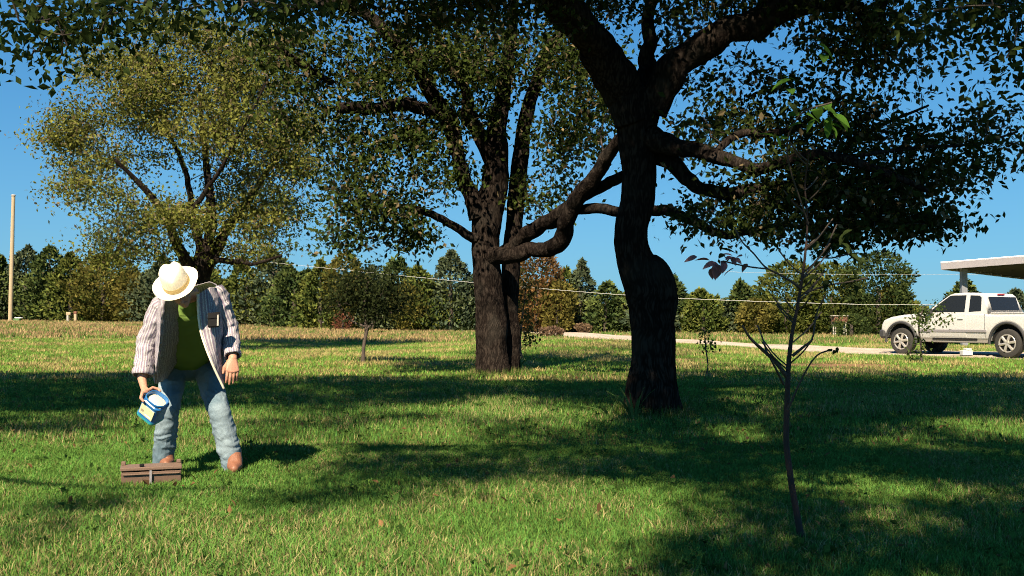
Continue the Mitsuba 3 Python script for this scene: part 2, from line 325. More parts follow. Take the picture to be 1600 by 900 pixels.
#PART2
# --- the near tree with the swollen trunk
NEAR = [
  [(1022, 668, 11.85, 105), (1021, 648, 11.85, 88), (1020, 610, 11.8, 79), (1021, 560, 11.8, 71), (1019, 500, 11.8, 69), (1012, 455, 11.8, 67), (998, 415, 11.8, 60), (987, 385, 11.8, 55), (988, 350, 11.8, 52), (998, 310, 11.8, 52), (1000, 260, 11.8, 53), (997, 215, 11.8, 60), (1000, 170, 11.8, 67), (1006, 140, 11.8, 52)],
  [(1024, 548, 11.8, 34), (1029, 510, 11.76, 46), (1034, 470, 11.75, 50), (1031, 440, 11.75, 46), (1020, 418, 11.77, 40), (1008, 410, 11.8, 20)],
  [(990, 190, 11.75, 66), (972, 150, 11.7, 62), (955, 105, 11.6, 58), (930, 65, 11.4, 56), (895, 30, 11.2, 52), (850, -10, 10.9, 48), (780, -60, 10.6, 42), (680, -110, 10.3, 34), (560, -150, 10.0, 24)],
  [(1015, 170, 11.8, 62), (1040, 125, 11.7, 50), (1070, 92, 11.6, 46), (1120, 62, 11.5, 46), (1180, 38, 11.4, 46), (1240, 8, 11.3, 44), (1300, -40, 11.2, 38), (1370, -110, 11.1, 30), (1450, -170, 11.0, 20)],
  [(1008, 150, 11.9, 40), (1008, 90, 12.0, 24), (1014, 40, 12.1, 20), (1020, -40, 12.3, 18), (1000, -200, 12.6, 14)],
  [(1015, 215, 11.7, 40), (1050, 228, 11.5, 32), (1085, 238, 11.3, 26), (1130, 250, 11.1, 24), (1180, 260, 10.9, 22), (1230, 250, 10.7, 18), (1290, 240, 10.5, 16), (1370, 262, 10.3, 12), (1450, 300, 10.1, 7)],
  [(1020, 240, 11.8, 30), (1050, 258, 11.8, 26), (1075, 282, 11.7, 22), (1100, 294, 11.7, 19), (1140, 304, 11.6, 18), (1180, 294, 11.5, 16), (1230, 288, 11.4, 15), (1300, 300, 11.2, 12), (1400, 320, 11.0, 8)],
  [(1110, 250, 11.1, 13), (1130, 225, 11.2, 12), (1160, 208, 11.3, 11), (1205, 210, 11.3, 10), (1260, 190, 11.3, 7), (1320, 150, 11.3, 5)],
  [(1180, 60, 11.4, 20), (1240, 20, 11.3, 18), (1330, 8, 11.1, 20), (1362, 40, 11.0, 24), (1372, 20, 11.0, 20), (1400, -60, 10.9, 14)],
  [(1235, 285, 11.4, 8), (1330, 225, 11.6, 7), (1390, 190, 11.7, 5), (1450, 165, 11.8, 3)],
  [(1300, 250, 10.6, 8), (1420, 232, 10.7, 6), (1520, 225, 10.8, 4), (1590, 205, 10.8, 3)],
]
NEARB = [
  (1120, 180, 70, 60, 11.8, 0.9, 7), (1200, 130, 90, 50, 11.8, 0.9, 9), (1230, 190, 80, 50, 11.5, 0.8, 13), (1110, 255, 50, 45, 11.7, 0.5, 2), (1170, 150, 120, 90, 12.3, 0.8, 8),
  (1250, 255, 90, 40, 11, 0.7, 21), (1320, 290, 110, 45, 10.9, 0.8, 29), (1400, 300, 90, 45, 10.8, 0.8, 24), (1330, 345, 100, 22, 10.9, 0.8, 22), (1440, 348, 55, 14, 10.6, 0.4, 14), (1300, 375, 60, 18, 10.8, 0.5, 9),
  (1470, 270, 50, 30, 10.6, 0.5, 8), (1200, 330, 60, 25, 11.4, 0.6, 8), (1090, 330, 45, 22, 11.8, 0.5, 4), (1230, 305, 60, 25, 11.2, 0.5, 12),
  (1330, 110, 50, 90, 11.1, 0.7, 20), (1330, 190, 45, 40, 11.1, 0.6, 14), (1370, 40, 60, 50, 11.0, 0.7, 18), (1290, 40, 60, 50, 11.2, 0.7, 14), (1420, 200, 60, 60, 11.6, 0.9, 10), (1500, 230, 80, 60, 11.3, 0.9, 16), (1560, 190, 50, 60, 11.3, 0.8, 8), (1430, 90, 50, 60, 11.3, 0.9, 4),
  (1090, 20, 90, 40, 12.0, 0.9, 14), (1180, 0, 80, 30, 11.8, 0.9, 12), (960, 10, 60, 40, 12.2, 0.8, 12), (1060, 110, 50, 60, 12.6, 0.6, 7),
  (800, 10, 130, 45, 11.0, 1.2, 26), (640, 0, 130, 50, 10.6, 1.2, 26), (480, -10, 110, 45, 10.3, 1.0, 20),
  (1000, -330, 520, 200, 12.2, 3.2, 290), (1250, -250, 300, 160, 11.8, 2.6, 85), (700, -240, 320, 140, 11.0, 2.4, 42),  # crown above the frame, thickened to darken the lawn below
]
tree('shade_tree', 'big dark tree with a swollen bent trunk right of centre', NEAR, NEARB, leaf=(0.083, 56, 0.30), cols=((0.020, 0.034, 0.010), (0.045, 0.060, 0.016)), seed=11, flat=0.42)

# --- the middle tree
MIDT = [
  [(771, 606, 18.9, 66), (770, 585, 18.9, 56), (768, 560, 18.9, 52), (767, 500, 18.9, 48), (763, 440, 18.9, 43), (759, 390, 18.9, 43), (762, 340, 18.9, 46), (771, 290, 18.9, 44), (777, 240, 18.9, 38), (777, 200, 18.9, 30), (789, 130, 19.0, 23), (799, 50, 19.2, 18), (804, -80, 19.4, 12)],
  [(795, 590, 19.3, 34), (796, 520, 19.3, 30), (797, 440, 19.35, 28), (803, 350, 19.4, 27), (812, 260, 19.5, 26), (822, 180, 19.6, 22), (845, 110, 19.8, 20), (880, 40, 20.0, 16), (910, -60, 20.2, 12)],
  [(748, 340, 18.8, 34), (732, 300, 18.7, 26), (715, 255, 18.6, 24), (703, 200, 18.5, 25), (680, 150, 18.4, 26), (648, 100, 18.2, 25), (610, 55, 18.0, 22), (560, 15, 17.8, 18), (500, 5, 17.6, 13), (440, 20, 17.4, 8)],
  [(745, 372, 18.8, 20), (728, 364, 18.7, 14), (705, 350, 18.6, 13), (680, 336, 18.5, 12), (650, 325, 18.3, 10), (600, 318, 18.1, 6)],
  [(700, 185, 18.5, 22), (670, 172, 18.2, 20), (630, 165, 17.9, 19), (580, 170, 17.6, 18), (528, 173, 17.3, 17)],
  [(768, 400, 18.8, 31), (800, 396, 18.4, 26), (835, 394, 18.0, 24), (862, 386, 17.7, 24), (878, 360, 17.4, 26), (900, 318, 17.0, 26), (925, 275, 16.6, 24), (955, 232, 16.2, 22), (985, 195, 15.8, 19), (1030, 140, 15.4, 14), (1080, 60, 15.2, 9)],
  [(785, 395, 19.2, 24), (810, 375, 19.0, 24), (845, 355, 18.5, 24), (885, 332, 17.8, 24), (930, 300, 17.0, 18), (975, 275, 16.6, 14), (1060, 230, 16.2, 9)],
  [(895, 328, 17.3, 16), (930, 329, 16.9, 15), (975, 331, 16.5, 15), (1035, 331, 16.1, 16), (1070, 340, 15.8, 17), (1105, 355, 15.6, 15), (1145, 364, 15.4, 13), (1185, 358, 15.2, 11), (1225, 352, 15.0, 9), (1265, 360, 14.9, 7), (1300, 385, 14.8, 4)],
  [(520, 130, 17.6, 10), (490, 112, 17.4, 10), (460, 92, 17.2, 10), (430, 75, 17.0, 7), (390, 70, 16.8, 4)],
  [(775, 260, 18.9, 30), (740, 190, 18.6, 20), (720, 130, 18.4, 16), (690, 60, 18.2, 13), (670, -40, 18.0, 9)],
]
MIDB = [
  (560, 110, 100, 80, 18.0, 1.6, 50), (680, 90, 110, 80, 18.6, 1.8, 60), (800, 80, 110, 70, 19.0, 1.8, 55), (900, 110, 70, 90, 19.2, 1.6, 34), (590, 220, 90, 60, 18.0, 1.6, 44), (680, 240, 60, 70, 18.4, 1.5, 24), (560, 300, 70, 55, 17.8, 1.3, 26),
  (620, 330, 60, 40, 18.0, 1.2, 18), (530, 370, 28, 25, 17.6, 0.5, 8), (640, 365, 45, 16, 18.0, 0.6, 7), (735, 170, 60, 60, 18.8, 1.4, 18), (880, 210, 70, 55, 19.0, 1.4, 24), (850, 290, 50, 45, 19.2, 1.0, 12), (920, 180, 50, 60, 18.0, 1.2, 14),
  (470, 140, 60, 70, 17.4, 1.2, 16), (440, 70, 70, 50, 17.2, 1.2, 16), (960, 130, 50, 60, 17.0, 1, 8), (1130, 345, 60, 22, 15.5, 0.5, 9), (1220, 350, 60, 22, 15.0, 0.5, 9), (1100, 200, 60, 50, 15.6, 0.8, 8),
  (640, -60, 260, 90, 18.4, 3.0, 50), (850, -80, 220, 90, 19.0, 3.0, 40), (740, -300, 320, 190, 18.8, 3.4, 60),
]
tree('shade_tree', 'dark twin trunked tree in the middle of the lawn', MIDT, MIDB, leaf=(0.105, 64, 0.40), cols=((0.024, 0.042, 0.011), (0.058, 0.078, 0.018)), seed=12)

# --- the sunlit tree behind the man
LEFT = [
  [(305, 562, 31, 38), (304, 540, 31, 32), (305, 500, 31, 29), (306, 460, 31, 30), (308, 435, 31, 32), (322, 395, 31, 19), (330, 340, 31.2, 16), (322, 250, 31.5, 10), (310, 130, 32, 5)],
  [(306, 440, 31, 26), (292, 410, 30.8, 18), (276, 382, 30.5, 16), (262, 345, 30.2, 13), (230, 300, 29.8, 10), (180, 250, 29.2, 5)],
  [(312, 440, 31.1, 26), (330, 410, 31.3, 18), (350, 365, 31.6, 17), (368, 340, 32, 13), (410, 280, 32.3, 10), (450, 220, 32.6, 5)],
  [(310, 430, 31.2, 18), (312, 380, 31.8, 14), (300, 330, 32.5, 10), (290, 270, 33, 8), (260, 200, 33.5, 5), (220, 120, 34, 3)],
  [(325, 405, 31.0, 10), (365, 408, 30.2, 8), (400, 412, 29.6, 6), (440, 400, 29, 3)],
  [(300, 330, 30, 8), (340, 270, 29.6, 6), (380, 200, 29.2, 5), (420, 120, 29, 3)],
]
LEFTB = [
  (300, 110, 110, 60, 31.5, 2.6, 44), (210, 150, 90, 60, 31, 2.4, 40), (390, 140, 90, 80, 31.5, 2.4, 50), (130, 220, 70, 60, 30.4, 1.8, 30), (340, 200, 100, 60, 30.5, 2.4, 50), (440, 250, 70, 80, 31.5, 2.2, 44), (150, 290, 60, 45, 30, 1.6, 20), (230, 215, 60, 60, 32.5, 2, 22),
  (300, 330, 80, 36, 29.6, 1.8, 22), (220, 360, 80, 40, 30, 1.6, 24), (420, 340, 60, 50, 31.5, 1.8, 26), (170, 395, 45, 22, 30, 1, 9), (480, 200, 40, 80, 32, 1.4, 18), (85, 205, 28, 24, 30, 0.8, 6), (400, 395, 60, 22, 31, 1.5, 12), (300, 50, 90, 26, 32, 1.6, 24), (400, 70, 70, 40, 32, 1.8, 20), (180, 100, 70, 40, 31.5, 1.8, 18), (360, 300, 60, 50, 33, 1.5, 16),
]
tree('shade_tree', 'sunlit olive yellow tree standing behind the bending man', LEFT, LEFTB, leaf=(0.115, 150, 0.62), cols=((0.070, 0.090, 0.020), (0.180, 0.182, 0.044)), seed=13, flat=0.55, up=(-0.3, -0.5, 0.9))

# --- fallen leaves
rf = np.random.default_rng(91); nf = 1500; Yf = np.sqrt(rf.uniform(3.5 ** 2, 24 ** 2, nf)); Xf = rf.uniform(-1, 1, nf) * (0.52 * Yf + 0.5)
fv, ff, fc = leaves(np.stack([Xf, Yf, gz(Xf, Yf) + rf.uniform(0.012, 0.04, nf)], 1), rf.uniform(0.035, 0.07, nf), (0, 0, 2.2), rf, np.array([0.20, 0.115, 0.055]) * np.ones((nf, 1)), fold=0.5)
obj('fallen_leaves', (fv, ff), 'm_leaf', color=fc); tag('fallen_leaves', 'dry brown leaves fallen among the grass', 'leaves', kind='stuff')
rw = np.random.default_rng(92); nw = 420; Yw = np.sqrt(rw.uniform(3.6 ** 2, 15 ** 2, nw)); Xw = rw.uniform(-1, 1, nw) * (0.52 * Yw + 0.5); kw = np.repeat(np.arange(nw), rw.integers(7, 16, nw))
cw = np.stack([Xw[kw] + rw.normal(0, .035, len(kw)), Yw[kw] + rw.normal(0, .035, len(kw)), 0 * Xw[kw]], 1); cw[:, 2] = gz(cw[:, 0], cw[:, 1]) + rw.uniform(0.015, 0.05, len(kw))
fv, ff, fc = leaves(cw, rw.uniform(0.02, 0.055, len(kw)), (0, 0, 1.6), rw, np.array([0.055, 0.115, 0.026]) * np.ones((len(kw), 1)), ratio=0.8)
obj('lawn_weeds', (fv, ff), 'm_leaf', color=fc); tag('lawn_weeds', 'small broad leaved weeds among the lawn grass', 'weeds', kind='stuff')
#PART3
# --- trees whose crowns hang over and behind the camera: boughs in the top corners, unseen clusters placed to shade the lawn
def over(gxy, rad, n, hlo, hhi, r):
    """unseen leaf clusters placed to shade the ground about gxy: n points"""
    a, s = r.uniform(0, 2 * np.pi, n), np.sqrt(r.random(n)); h = r.uniform(hlo, hhi, n)
    X, Y = gxy[0] + rad[0] * s * np.cos(a), gxy[1] + rad[1] * s * np.sin(a)
    return np.stack([X, Y, 0 * X], 1) + SUN[None] * (h / SUN[2])[:, None]
rs = np.random.default_rng(77)
HANGB = [(60, 20, 70, 30, 4.3, 0.4, 10), (150, 30, 60, 35, 4.3, 0.4, 9), (250, 15, 60, 25, 4.4, 0.4, 9), (50, 75, 40, 14, 4.2, 0.2, 3), (100, 80, 14, 30, 4.2, 0.1, 4), (350, 5, 80, 22, 4.5, 0.4, 9), (440, 10, 60, 18, 4.6, 0.4, 7)]
CAMB = [(1480, 10, 80, 35, 5.0, 0.6, 14), (1560, 60, 50, 40, 4.8, 0.5, 10), (1550, 0, 60, 30, 4.8, 0.5, 10), (1590, 130, 25, 30, 4.8, 0.3, 3)]
def patch(x0, x1, y0, y1, cover, hlo, hhi):
    """unseen leaf clusters placed towards the sun to shade a patch of lawn"""
    ya, yb = G((x0 + x1) / 2, y1)[1], G((x0 + x1) / 2, y0)[1]; A = (x1 - x0) / F * (yb * yb - ya * ya) / 2; n = max(1, int(cover * A / 0.06))
    Y = np.sqrt(rs.uniform(ya ** 2, yb ** 2, n)); X = rs.uniform(x0 - 800, x1 - 800, n) / F * Y
    return np.stack([X, Y, 0 * X], 1) + SUN[None] * (rs.uniform(hlo, hhi, n) / SUN[2])[:, None]
shade = [patch(*a, 5.2, 8.2) for a in [(570, 1000, 692, 752, 1.0), (440, 600, 728, 748, .6), (1000, 1620, 690, 738, 1.1), (830, 1130, 598, 640, .9), (830, 1110, 655, 692, .7), (1000, 1180, 634, 664, .9), (1230, 1430, 596, 690, 1.1), (1400, 1640, 590, 652, 1.0), (1180, 1330, 738, 768, .9),
    (1290, 1640, 712, 752, .9), (1500, 1720, 735, 860, 1.3), (1240, 1520, 786, 806, .8), (1010, 1300, 800, 900, .35), (400, 640, 768, 800, .45), (1060, 1140, 738, 800, .6), (100, 230, 775, 805, .4), (0, 160, 790, 850, .4), (380, 560, 655, 690, .45), (600, 800, 650, 668, .35), (90, 210, 700, 726, .4), (560, 1000, 596, 622, .7), (1300, 1640, 826, 900, .9), (640, 840, 668, 688, .3)]]
HOLES = [(3.4, 14.3, .6, 2.4), (2.1, 9.9, .42, .8), (3.7, 9.15, .65, .7), (4.8, 10.6, .75, .8), (2.4, 6.85, .75, .55), (1.15, 6.0, .8, .85), (2.1, 5.65, .5, .3), (2.6, 12.2, .5, .5), (0.9, 8.0, .5, .2), (4.6, 7.6, .4, .25)]   # gaps left in the unseen crown for sun flecks on the lawn: X, Y and half widths
wide = patch(1010, 1720, 584, 950, .8, 5.2, 8.6); wg = wide - SUN[None] * (wide[:, 2:] / SUN[2])
wide = wide[np.all([((wg[:, 0] - a) / c) ** 2 + ((wg[:, 1] - b_) / d) ** 2 > 1 for a, b_, c, d in HOLES], axis=0)]
sap = P(1240, 700, 5.35) + np.array([0, 0, 1.0]) * rs.uniform(-0.75, 0.8, 26)[:, None] + rs.normal(0, .12, (26, 3)); sap = sap + SUN[None] * rs.uniform(4.5, 8, 26)[:, None] / SUN[2]  # unseen clusters placed to shade the sapling stem
shade = np.vstack(shade + [wide, sap] + [np.stack([rs.normal(1.55, 0.45, 110), rs.normal(11.8, 0.4, 110), rs.uniform(-0.2, 5.2, 110)], 1) + SUN[None] * rs.uniform(5.2, 9.5, 110)[:, None] / SUN[2]])  # last set: unseen clusters placed to shade the swollen trunk
def open_sun(c):
    q = c - SUN[None] * ((c[:, 2] - 0.8) / SUN[2])[:, None]; at_ = (np.abs(q[:, 0] + 2.72) < 1.0) & (np.abs(q[:, 1] - 7.4) < 1.25)
    q2 = c - SUN[None] * ((c[:, 2] - 2.1) / SUN[2])[:, None]; at_ |= (np.abs(q2[:, 0] - 1.38) < 0.42) & (np.abs(q2[:, 1] - 4.85) < 0.45)   # unseen clusters left out so that sun lights the sapling's top leaves
    return c[~at_ & ((c[:, 2] > CZ + 0.6 + 0.33 * np.maximum(c[:, 1], 0)) | (np.abs(c[:, 0]) > 0.53 * np.maximum(c[:, 1], 0) + 0.7))]
shade = open_sun(shade)
CAMT = [[(0, 0, 0, 0)]]
def limb3(key, pts, sides=18, amp=0.07, seed=0):
    s = catmull(np.array(pts, float), max(8, int(np.linalg.norm(np.diff(np.array(pts)[:, :3], axis=0), axis=1).sum() / 0.1)))
    obj(key, tube(s[:, :3], s[:, 3], sides, True, amp, seed), 'm_bark', smooth=True); return s
def wild_tree(name, label, limbs3, cl, leaf, cols, seed, group=None, big=0):
    r = np.random.default_rng(seed); t = thing(name, label, 'tree', group); nodes, rad = [], []
    for i, sp in enumerate(limbs3):
        s = limb3(f'{t}__trunk' if i == 0 else f'{t}__limb', sp, 28 if i == 0 else 14, 0.07, seed + i); s = s[len(s) // 2:] if i == 0 else s
        nodes += list(s[:, :3]); rad += list(s[:, 3])
    pieces, _ = grow(nodes, rad, cl, r)
    obj(f'{t}__twigs', cat(pieces), 'm_twig', smooth=True, kind='stuff')
    size, n, rd = leaf; k = r.poisson(n, len(cl)); k[:big] = r.poisson(38, big); w = np.repeat(np.arange(len(cl)), k)
    c = cl[w] + r.normal(0, 1, (len(w), 3)) * [1, 1, 0.6] * np.where(w < big, 0.20, rd)[:, None] * 0.6; size = np.where(w < big, 0.046, size)
    a, b = np.array(cols[0]), np.array(cols[1])
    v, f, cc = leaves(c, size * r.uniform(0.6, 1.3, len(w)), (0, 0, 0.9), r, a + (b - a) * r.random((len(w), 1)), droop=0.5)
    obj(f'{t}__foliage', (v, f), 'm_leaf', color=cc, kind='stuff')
    return t
cl = np.vstack([clusters(CAMB, rs), shade])
wild_tree('unseen_crown_tree', 'tree at the right with a leafy bough in the top right corner, its unseen crown placed to shade the lawn', [
    [(0.8, -0.8, -0.1, 0.40), (0.8, -0.75, 0.5, 0.31), (0.78, -0.75, 1.6, 0.28), (0.8, -0.8, 2.8, 0.27), (0.7, -0.9, 4.2, 0.22), (0.6, -1.2, 6.0, 0.13)],
    [(0.8, -0.8, 3.0, 0.15), (1.5, 0.6, 4.2, 0.12), (2.3, 2.8, 4.4, 0.08), (2.6, 4.6, 3.6, 0.04)],
    [(0.7, -0.85, 3.9, 0.14), (1.8, -0.6, 5.2, 0.1), (3.6, 0.6, 6.0, 0.06), (4.6, 2.2, 6.4, 0.03)]],
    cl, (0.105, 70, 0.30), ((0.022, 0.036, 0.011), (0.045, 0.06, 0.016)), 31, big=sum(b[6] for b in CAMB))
# --- tree left of the frame, its out of view crown placed to shade the lawn
cl = np.vstack([patch(-260, 300, 584, 642, 1.3, 4.8, 8.5), patch(300, 740, 588, 636, .95, 5.2, 8.2), patch(-100, 210, 640, 676, .45, 5, 8), patch(400, 560, 636, 655, .4, 5, 8)])
wild_tree('unseen_crown_tree', 'tree at the left with a leafy bough in the top left corner, its unseen crown placed to shade the lawn', [
    [(-11.5, 8.2, -0.1, 0.38), (-11.5, 8.2, 0.6, 0.3), (-11.4, 8.2, 2.4, 0.27), (-11.2, 8.4, 4.4, 0.2), (-11.1, 8.4, 7.0, 0.08)],
    [(-11.4, 8.2, 2.6, 0.16), (-9.4, 7.8, 4.6, 0.12), (-7.0, 7.6, 6.0, 0.06)], [(-11.4, 8.2, 3.4, 0.12), (-8.4, 7.1, 5.2, 0.09), (-5.4, 2.4, 4.8, 0.045), (-3.0, 2.6, 3.9, 0.022), (-2.0, 4.0, 2.6, 0.01)], [(-11.3, 8.3, 3.2, 0.16), (-12.6, 10.6, 5.0, 0.1), (-14.4, 11.4, 6.4, 0.05)]],
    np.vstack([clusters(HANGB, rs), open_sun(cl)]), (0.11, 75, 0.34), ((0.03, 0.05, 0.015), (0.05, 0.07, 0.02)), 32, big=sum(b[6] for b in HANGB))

# --- small trees
def small_tree(name, label, stem, blobs, leafs, cols, seed, catg='tree', m='m_twig', group=None):
    r = np.random.default_rng(seed); t = thing(name, label, catg, group); nodes, rad = [], []
    for i, sp in enumerate(stem):
        s = limb(f'{t}__stem' if i == 0 else f'{t}__branch', sp, 8, 0.05, 0.05, seed + i, m); nodes += list(s[len(s) // 3:, :3]); rad += list(s[len(s) // 3:, 3])
    cl = clusters(blobs, r); pieces, _ = grow(nodes, rad, cl, r, rtip=0.003)
    obj(f'{t}__twigs', cat(pieces), m, smooth=True, kind='stuff')
    size, n, rd = leafs; k = r.poisson(n, len(cl)); w = np.repeat(np.arange(len(cl)), k); c = cl[w] + r.normal(0, 0.6, (len(w), 3)) * rd
    a, b = np.array(cols[0]), np.array(cols[1])
    v, f, cc = leaves(c, size * r.uniform(0.6, 1.3, len(w)), (0, 0, 0.8), r, a + (b - a) * r.random((len(w), 1)), droop=0.6)
    obj(f'{t}__foliage', (v, f), 'm_leaf', color=cc, kind='stuff')
    return t
def gY(x, y): return G(x, y)[1]
Y = gY(567, 568)
small_tree('young_tree', 'slim young tree with dark leaves between man and middle tree', [[(567, 572, Y, 7), (569, 545, Y, 6), (572, 518, Y, 5.5), (568, 480, Y, 5), (575, 440, Y, 3)], [(571, 515, Y, 4), (590, 500, Y, 3), (630, 480, Y, 2)], [(570, 510, Y, 4), (548, 500, Y, 3), (525, 470, Y, 2)]],
           [(575, 440, 60, 26, Y, 0.7, 22), (610, 475, 45, 24, Y, 0.6, 20), (530, 470, 30, 34, Y, 0.5, 14), (570, 480, 40, 30, Y, 0.6, 12)], (0.09, 60, 0.28), ((0.014, 0.022, 0.009), (0.038, 0.048, 0.018)), 41)
Y = gY(815, 562)
small_tree('young_tree', 'thin young tree just right of the twin trunk', [[(816, 566, Y, 4), (813, 540, Y, 3.5), (816, 500, Y, 3), (822, 450, Y, 2)]],
           [(815, 470, 18, 40, Y, 0.4, 14), (822, 520, 22, 12, Y, 0.4, 8), (830, 440, 20, 30, Y, 0.4, 8)], (0.10, 26, 0.24), ((0.04, 0.06, 0.018), (0.13, 0.09, 0.03)), 42)
Y = gY(1440, 566)
small_tree('young_tree', 'bushy green sapling in front of the white pickup', [[(1440, 568, Y, 3.5), (1439, 540, Y, 3), (1436, 510, Y, 2.5), (1442, 480, Y, 2)]],
           [(1440, 500, 20, 26, Y, 0.35, 14), (1432, 540, 12, 16, Y, 0.25, 7), (1470, 498, 24, 10, Y, 0.3, 5), (1450, 482, 20, 8, Y, 0.3, 4)], (0.085, 20, 0.15), ((0.03, 0.055, 0.015), (0.07, 0.10, 0.03)), 43)
Y = gY(1103, 588)
small_tree('seedling', 'small green seedling by the right side of the swollen trunk', [[(1103, 590, Y, 2.5), (1106, 570, Y, 2.2), (1103, 545, Y, 2), (1100, 512, Y, 1.5)]],
           [(1104, 538, 14, 11, Y, 0.15, 7), (1098, 516, 9, 8, Y, 0.1, 2)], (0.075, 14, 0.10), ((0.03, 0.06, 0.015), (0.06, 0.10, 0.03)), 44, 'sapling')

# --- sapling close to the camera: every leaf its own part
Y0 = 5.35
sp_ = thing('sapling', 'bare reddish sapling with few large leaves close to the camera', 'sapling')
ST = [[(1254, 858, 5.35, 12.2), (1249, 815, 5.35, 10.1), (1240, 760, 5.35, 9.4), (1232, 700, 5.35, 9.0), (1231, 640, 5.35, 8.6), (1232, 585, 5.35, 8.3), (1238, 530, 5.35, 6.5), (1247, 480, 5.35, 5.4), (1255, 430, 5.35, 4.3), (1260, 385, 5.35, 3.6), (1262, 340, 5.35, 2.6), (1258, 290, 5.35, 1.9), (1264, 240, 5.25, 1.4)],
      [(1229, 588, Y0, 7), (1212, 566, 5.3, 6), (1193, 548, 5.25, 5), (1172, 528, 5.2, 4), (1160, 508, 5.15, 2.6)], [(1200, 556, 5.28, 3.4), (1192, 530, 5.3, 2.6), (1184, 508, 5.3, 2)],
      [(1252, 452, Y0, 4.5), (1238, 441, 5.3, 4), (1216, 428, 5.25, 3.4), (1196, 417, 5.2, 3), (1178, 396, 5.15, 2.6), (1160, 378, 5.1, 2.2), (1148, 355, 5.1, 1.8)], [(1200, 420, 5.2, 2.6), (1178, 418, 5.15, 2.4), (1155, 414, 5.1, 2.2), (1130, 408, 5.05, 1.8)],
      [(1256, 432, Y0, 4), (1272, 412, 5.4, 3.6), (1284, 396, 5.45, 3), (1294, 380, 5.5, 2.5), (1308, 350, 5.5, 1.8)], [(1280, 402, 5.42, 2.6), (1300, 403, 5.45, 2.2), (1330, 396, 5.5, 1.6)],
      [(1258, 458, 5.34, 3.6), (1280, 450, 5.3, 3), (1302, 444, 5.25, 2.6), (1330, 440, 5.2, 2.2), (1356, 434, 5.15, 1.6)],
      [(1238, 556, 5.33, 4.4), (1258, 540, 5.3, 3.6), (1270, 528, 5.28, 3), (1276, 490, 5.25, 2.4), (1290, 462, 5.2, 1.8)], [(1231, 640, 5.3, 3.6), (1256, 586, 5.2, 3), (1276, 556, 5.15, 2.4), (1300, 546, 5.1, 1.8)], [(1224, 600, 5.3, 5), (1214, 580, 5.2, 4), (1204, 562, 5.1, 3)],
      [(1263, 350, 5.34, 2.4), (1230, 240, 5.1, 2), (1250, 180, 4.9, 1.6), (1300, 160, 4.8, 1.2)]]
for i, s in enumerate(ST): limb(f'{sp_}__stem' if i == 0 else f'{sp_}__branch', s, 9, 0.06, 0.03, 60 + i, 'm_redstem' if i == 0 else 'm_twig')
rt = np.random.default_rng(17)
for k in range(22):                                                             # fine bare twigs
    y_ = rt.uniform(250, 640); x_ = float(np.interp(y_, [250, 290, 385, 480, 585, 640], [1263, 1258, 1260, 1247, 1232, 1231])); s_ = rt.choice([-1, 1]); l_ = rt.uniform(25, 80); Yt = Y0 + rt.normal(0, .12)
    limb(f'{sp_}__twig', [(x_, y_, Y0, 1.8), (x_ + s_ * l_ * .4, y_ - l_ * .35, (Y0 + Yt) / 2, 1.4), (x_ + s_ * l_ * .75, y_ - l_ * .8, Yt, 0.9)], 5, 0.02, 0.04, 900 + k, 'm_twig')
def leaf_mesh(n=6):
    t = np.linspace(0, 1, n); w = 0.27 * np.sin(np.pi * t ** 0.75) ** 0.9; w[-1] = 0; z = -0.22 * t ** 2
    v = np.vstack([np.stack([t, 0 * t, z], 1), np.stack([t, w, z + 0.14 * w / 0.27 * 0.5], 1), np.stack([t, -w, z + 0.14 * w / 0.27 * 0.5], 1)]); f = []
    for i in range(n - 1):
        f += [[i, i + 1, n + i + 1], [i, n + i + 1, n + i], [i, 2 * n + i + 1, i + 1], [i, 2 * n + i, 2 * n + i + 1]]
    return v, np.array(f)
LM = leaf_mesh()
scene['m_leaf_green'] = {'type': 'principledthin', 'base_color': rgb(0.065, 0.15, 0.022), 'roughness': 0.42, 'diff_trans': 0.8, 'spec_trans': 0.0}
scene['m_leaf_dark'] = {'type': 'principledthin', 'base_color': rgb(0.028, 0.042, 0.014), 'roughness': 0.45, 'diff_trans': 0.5, 'spec_trans': 0.0}
scene['m_leaf_red'] = {'type': 'principledthin', 'base_color': rgb(0.20, 0.11, 0.12), 'roughness': 0.5, 'diff_trans': 0.5, 'spec_trans': 0.0}
LP = {k: ply(LM, k, smooth=True) for k in ('m_leaf_green', 'm_leaf_dark', 'm_leaf_red')}
def put_leaf(holder, p, size, d, up, m):
    d = unit(d); z = unit(np.asarray(up) - d * (np.asarray(up) @ d)); y = np.cross(z, d)
    M = frame(p, d * size, y * size * R.uniform(0.8, 1.2), z * size)
    scene[nm(f'{holder}__leaf')] = {**LP[m], 'to_world': T(M.tolist())}
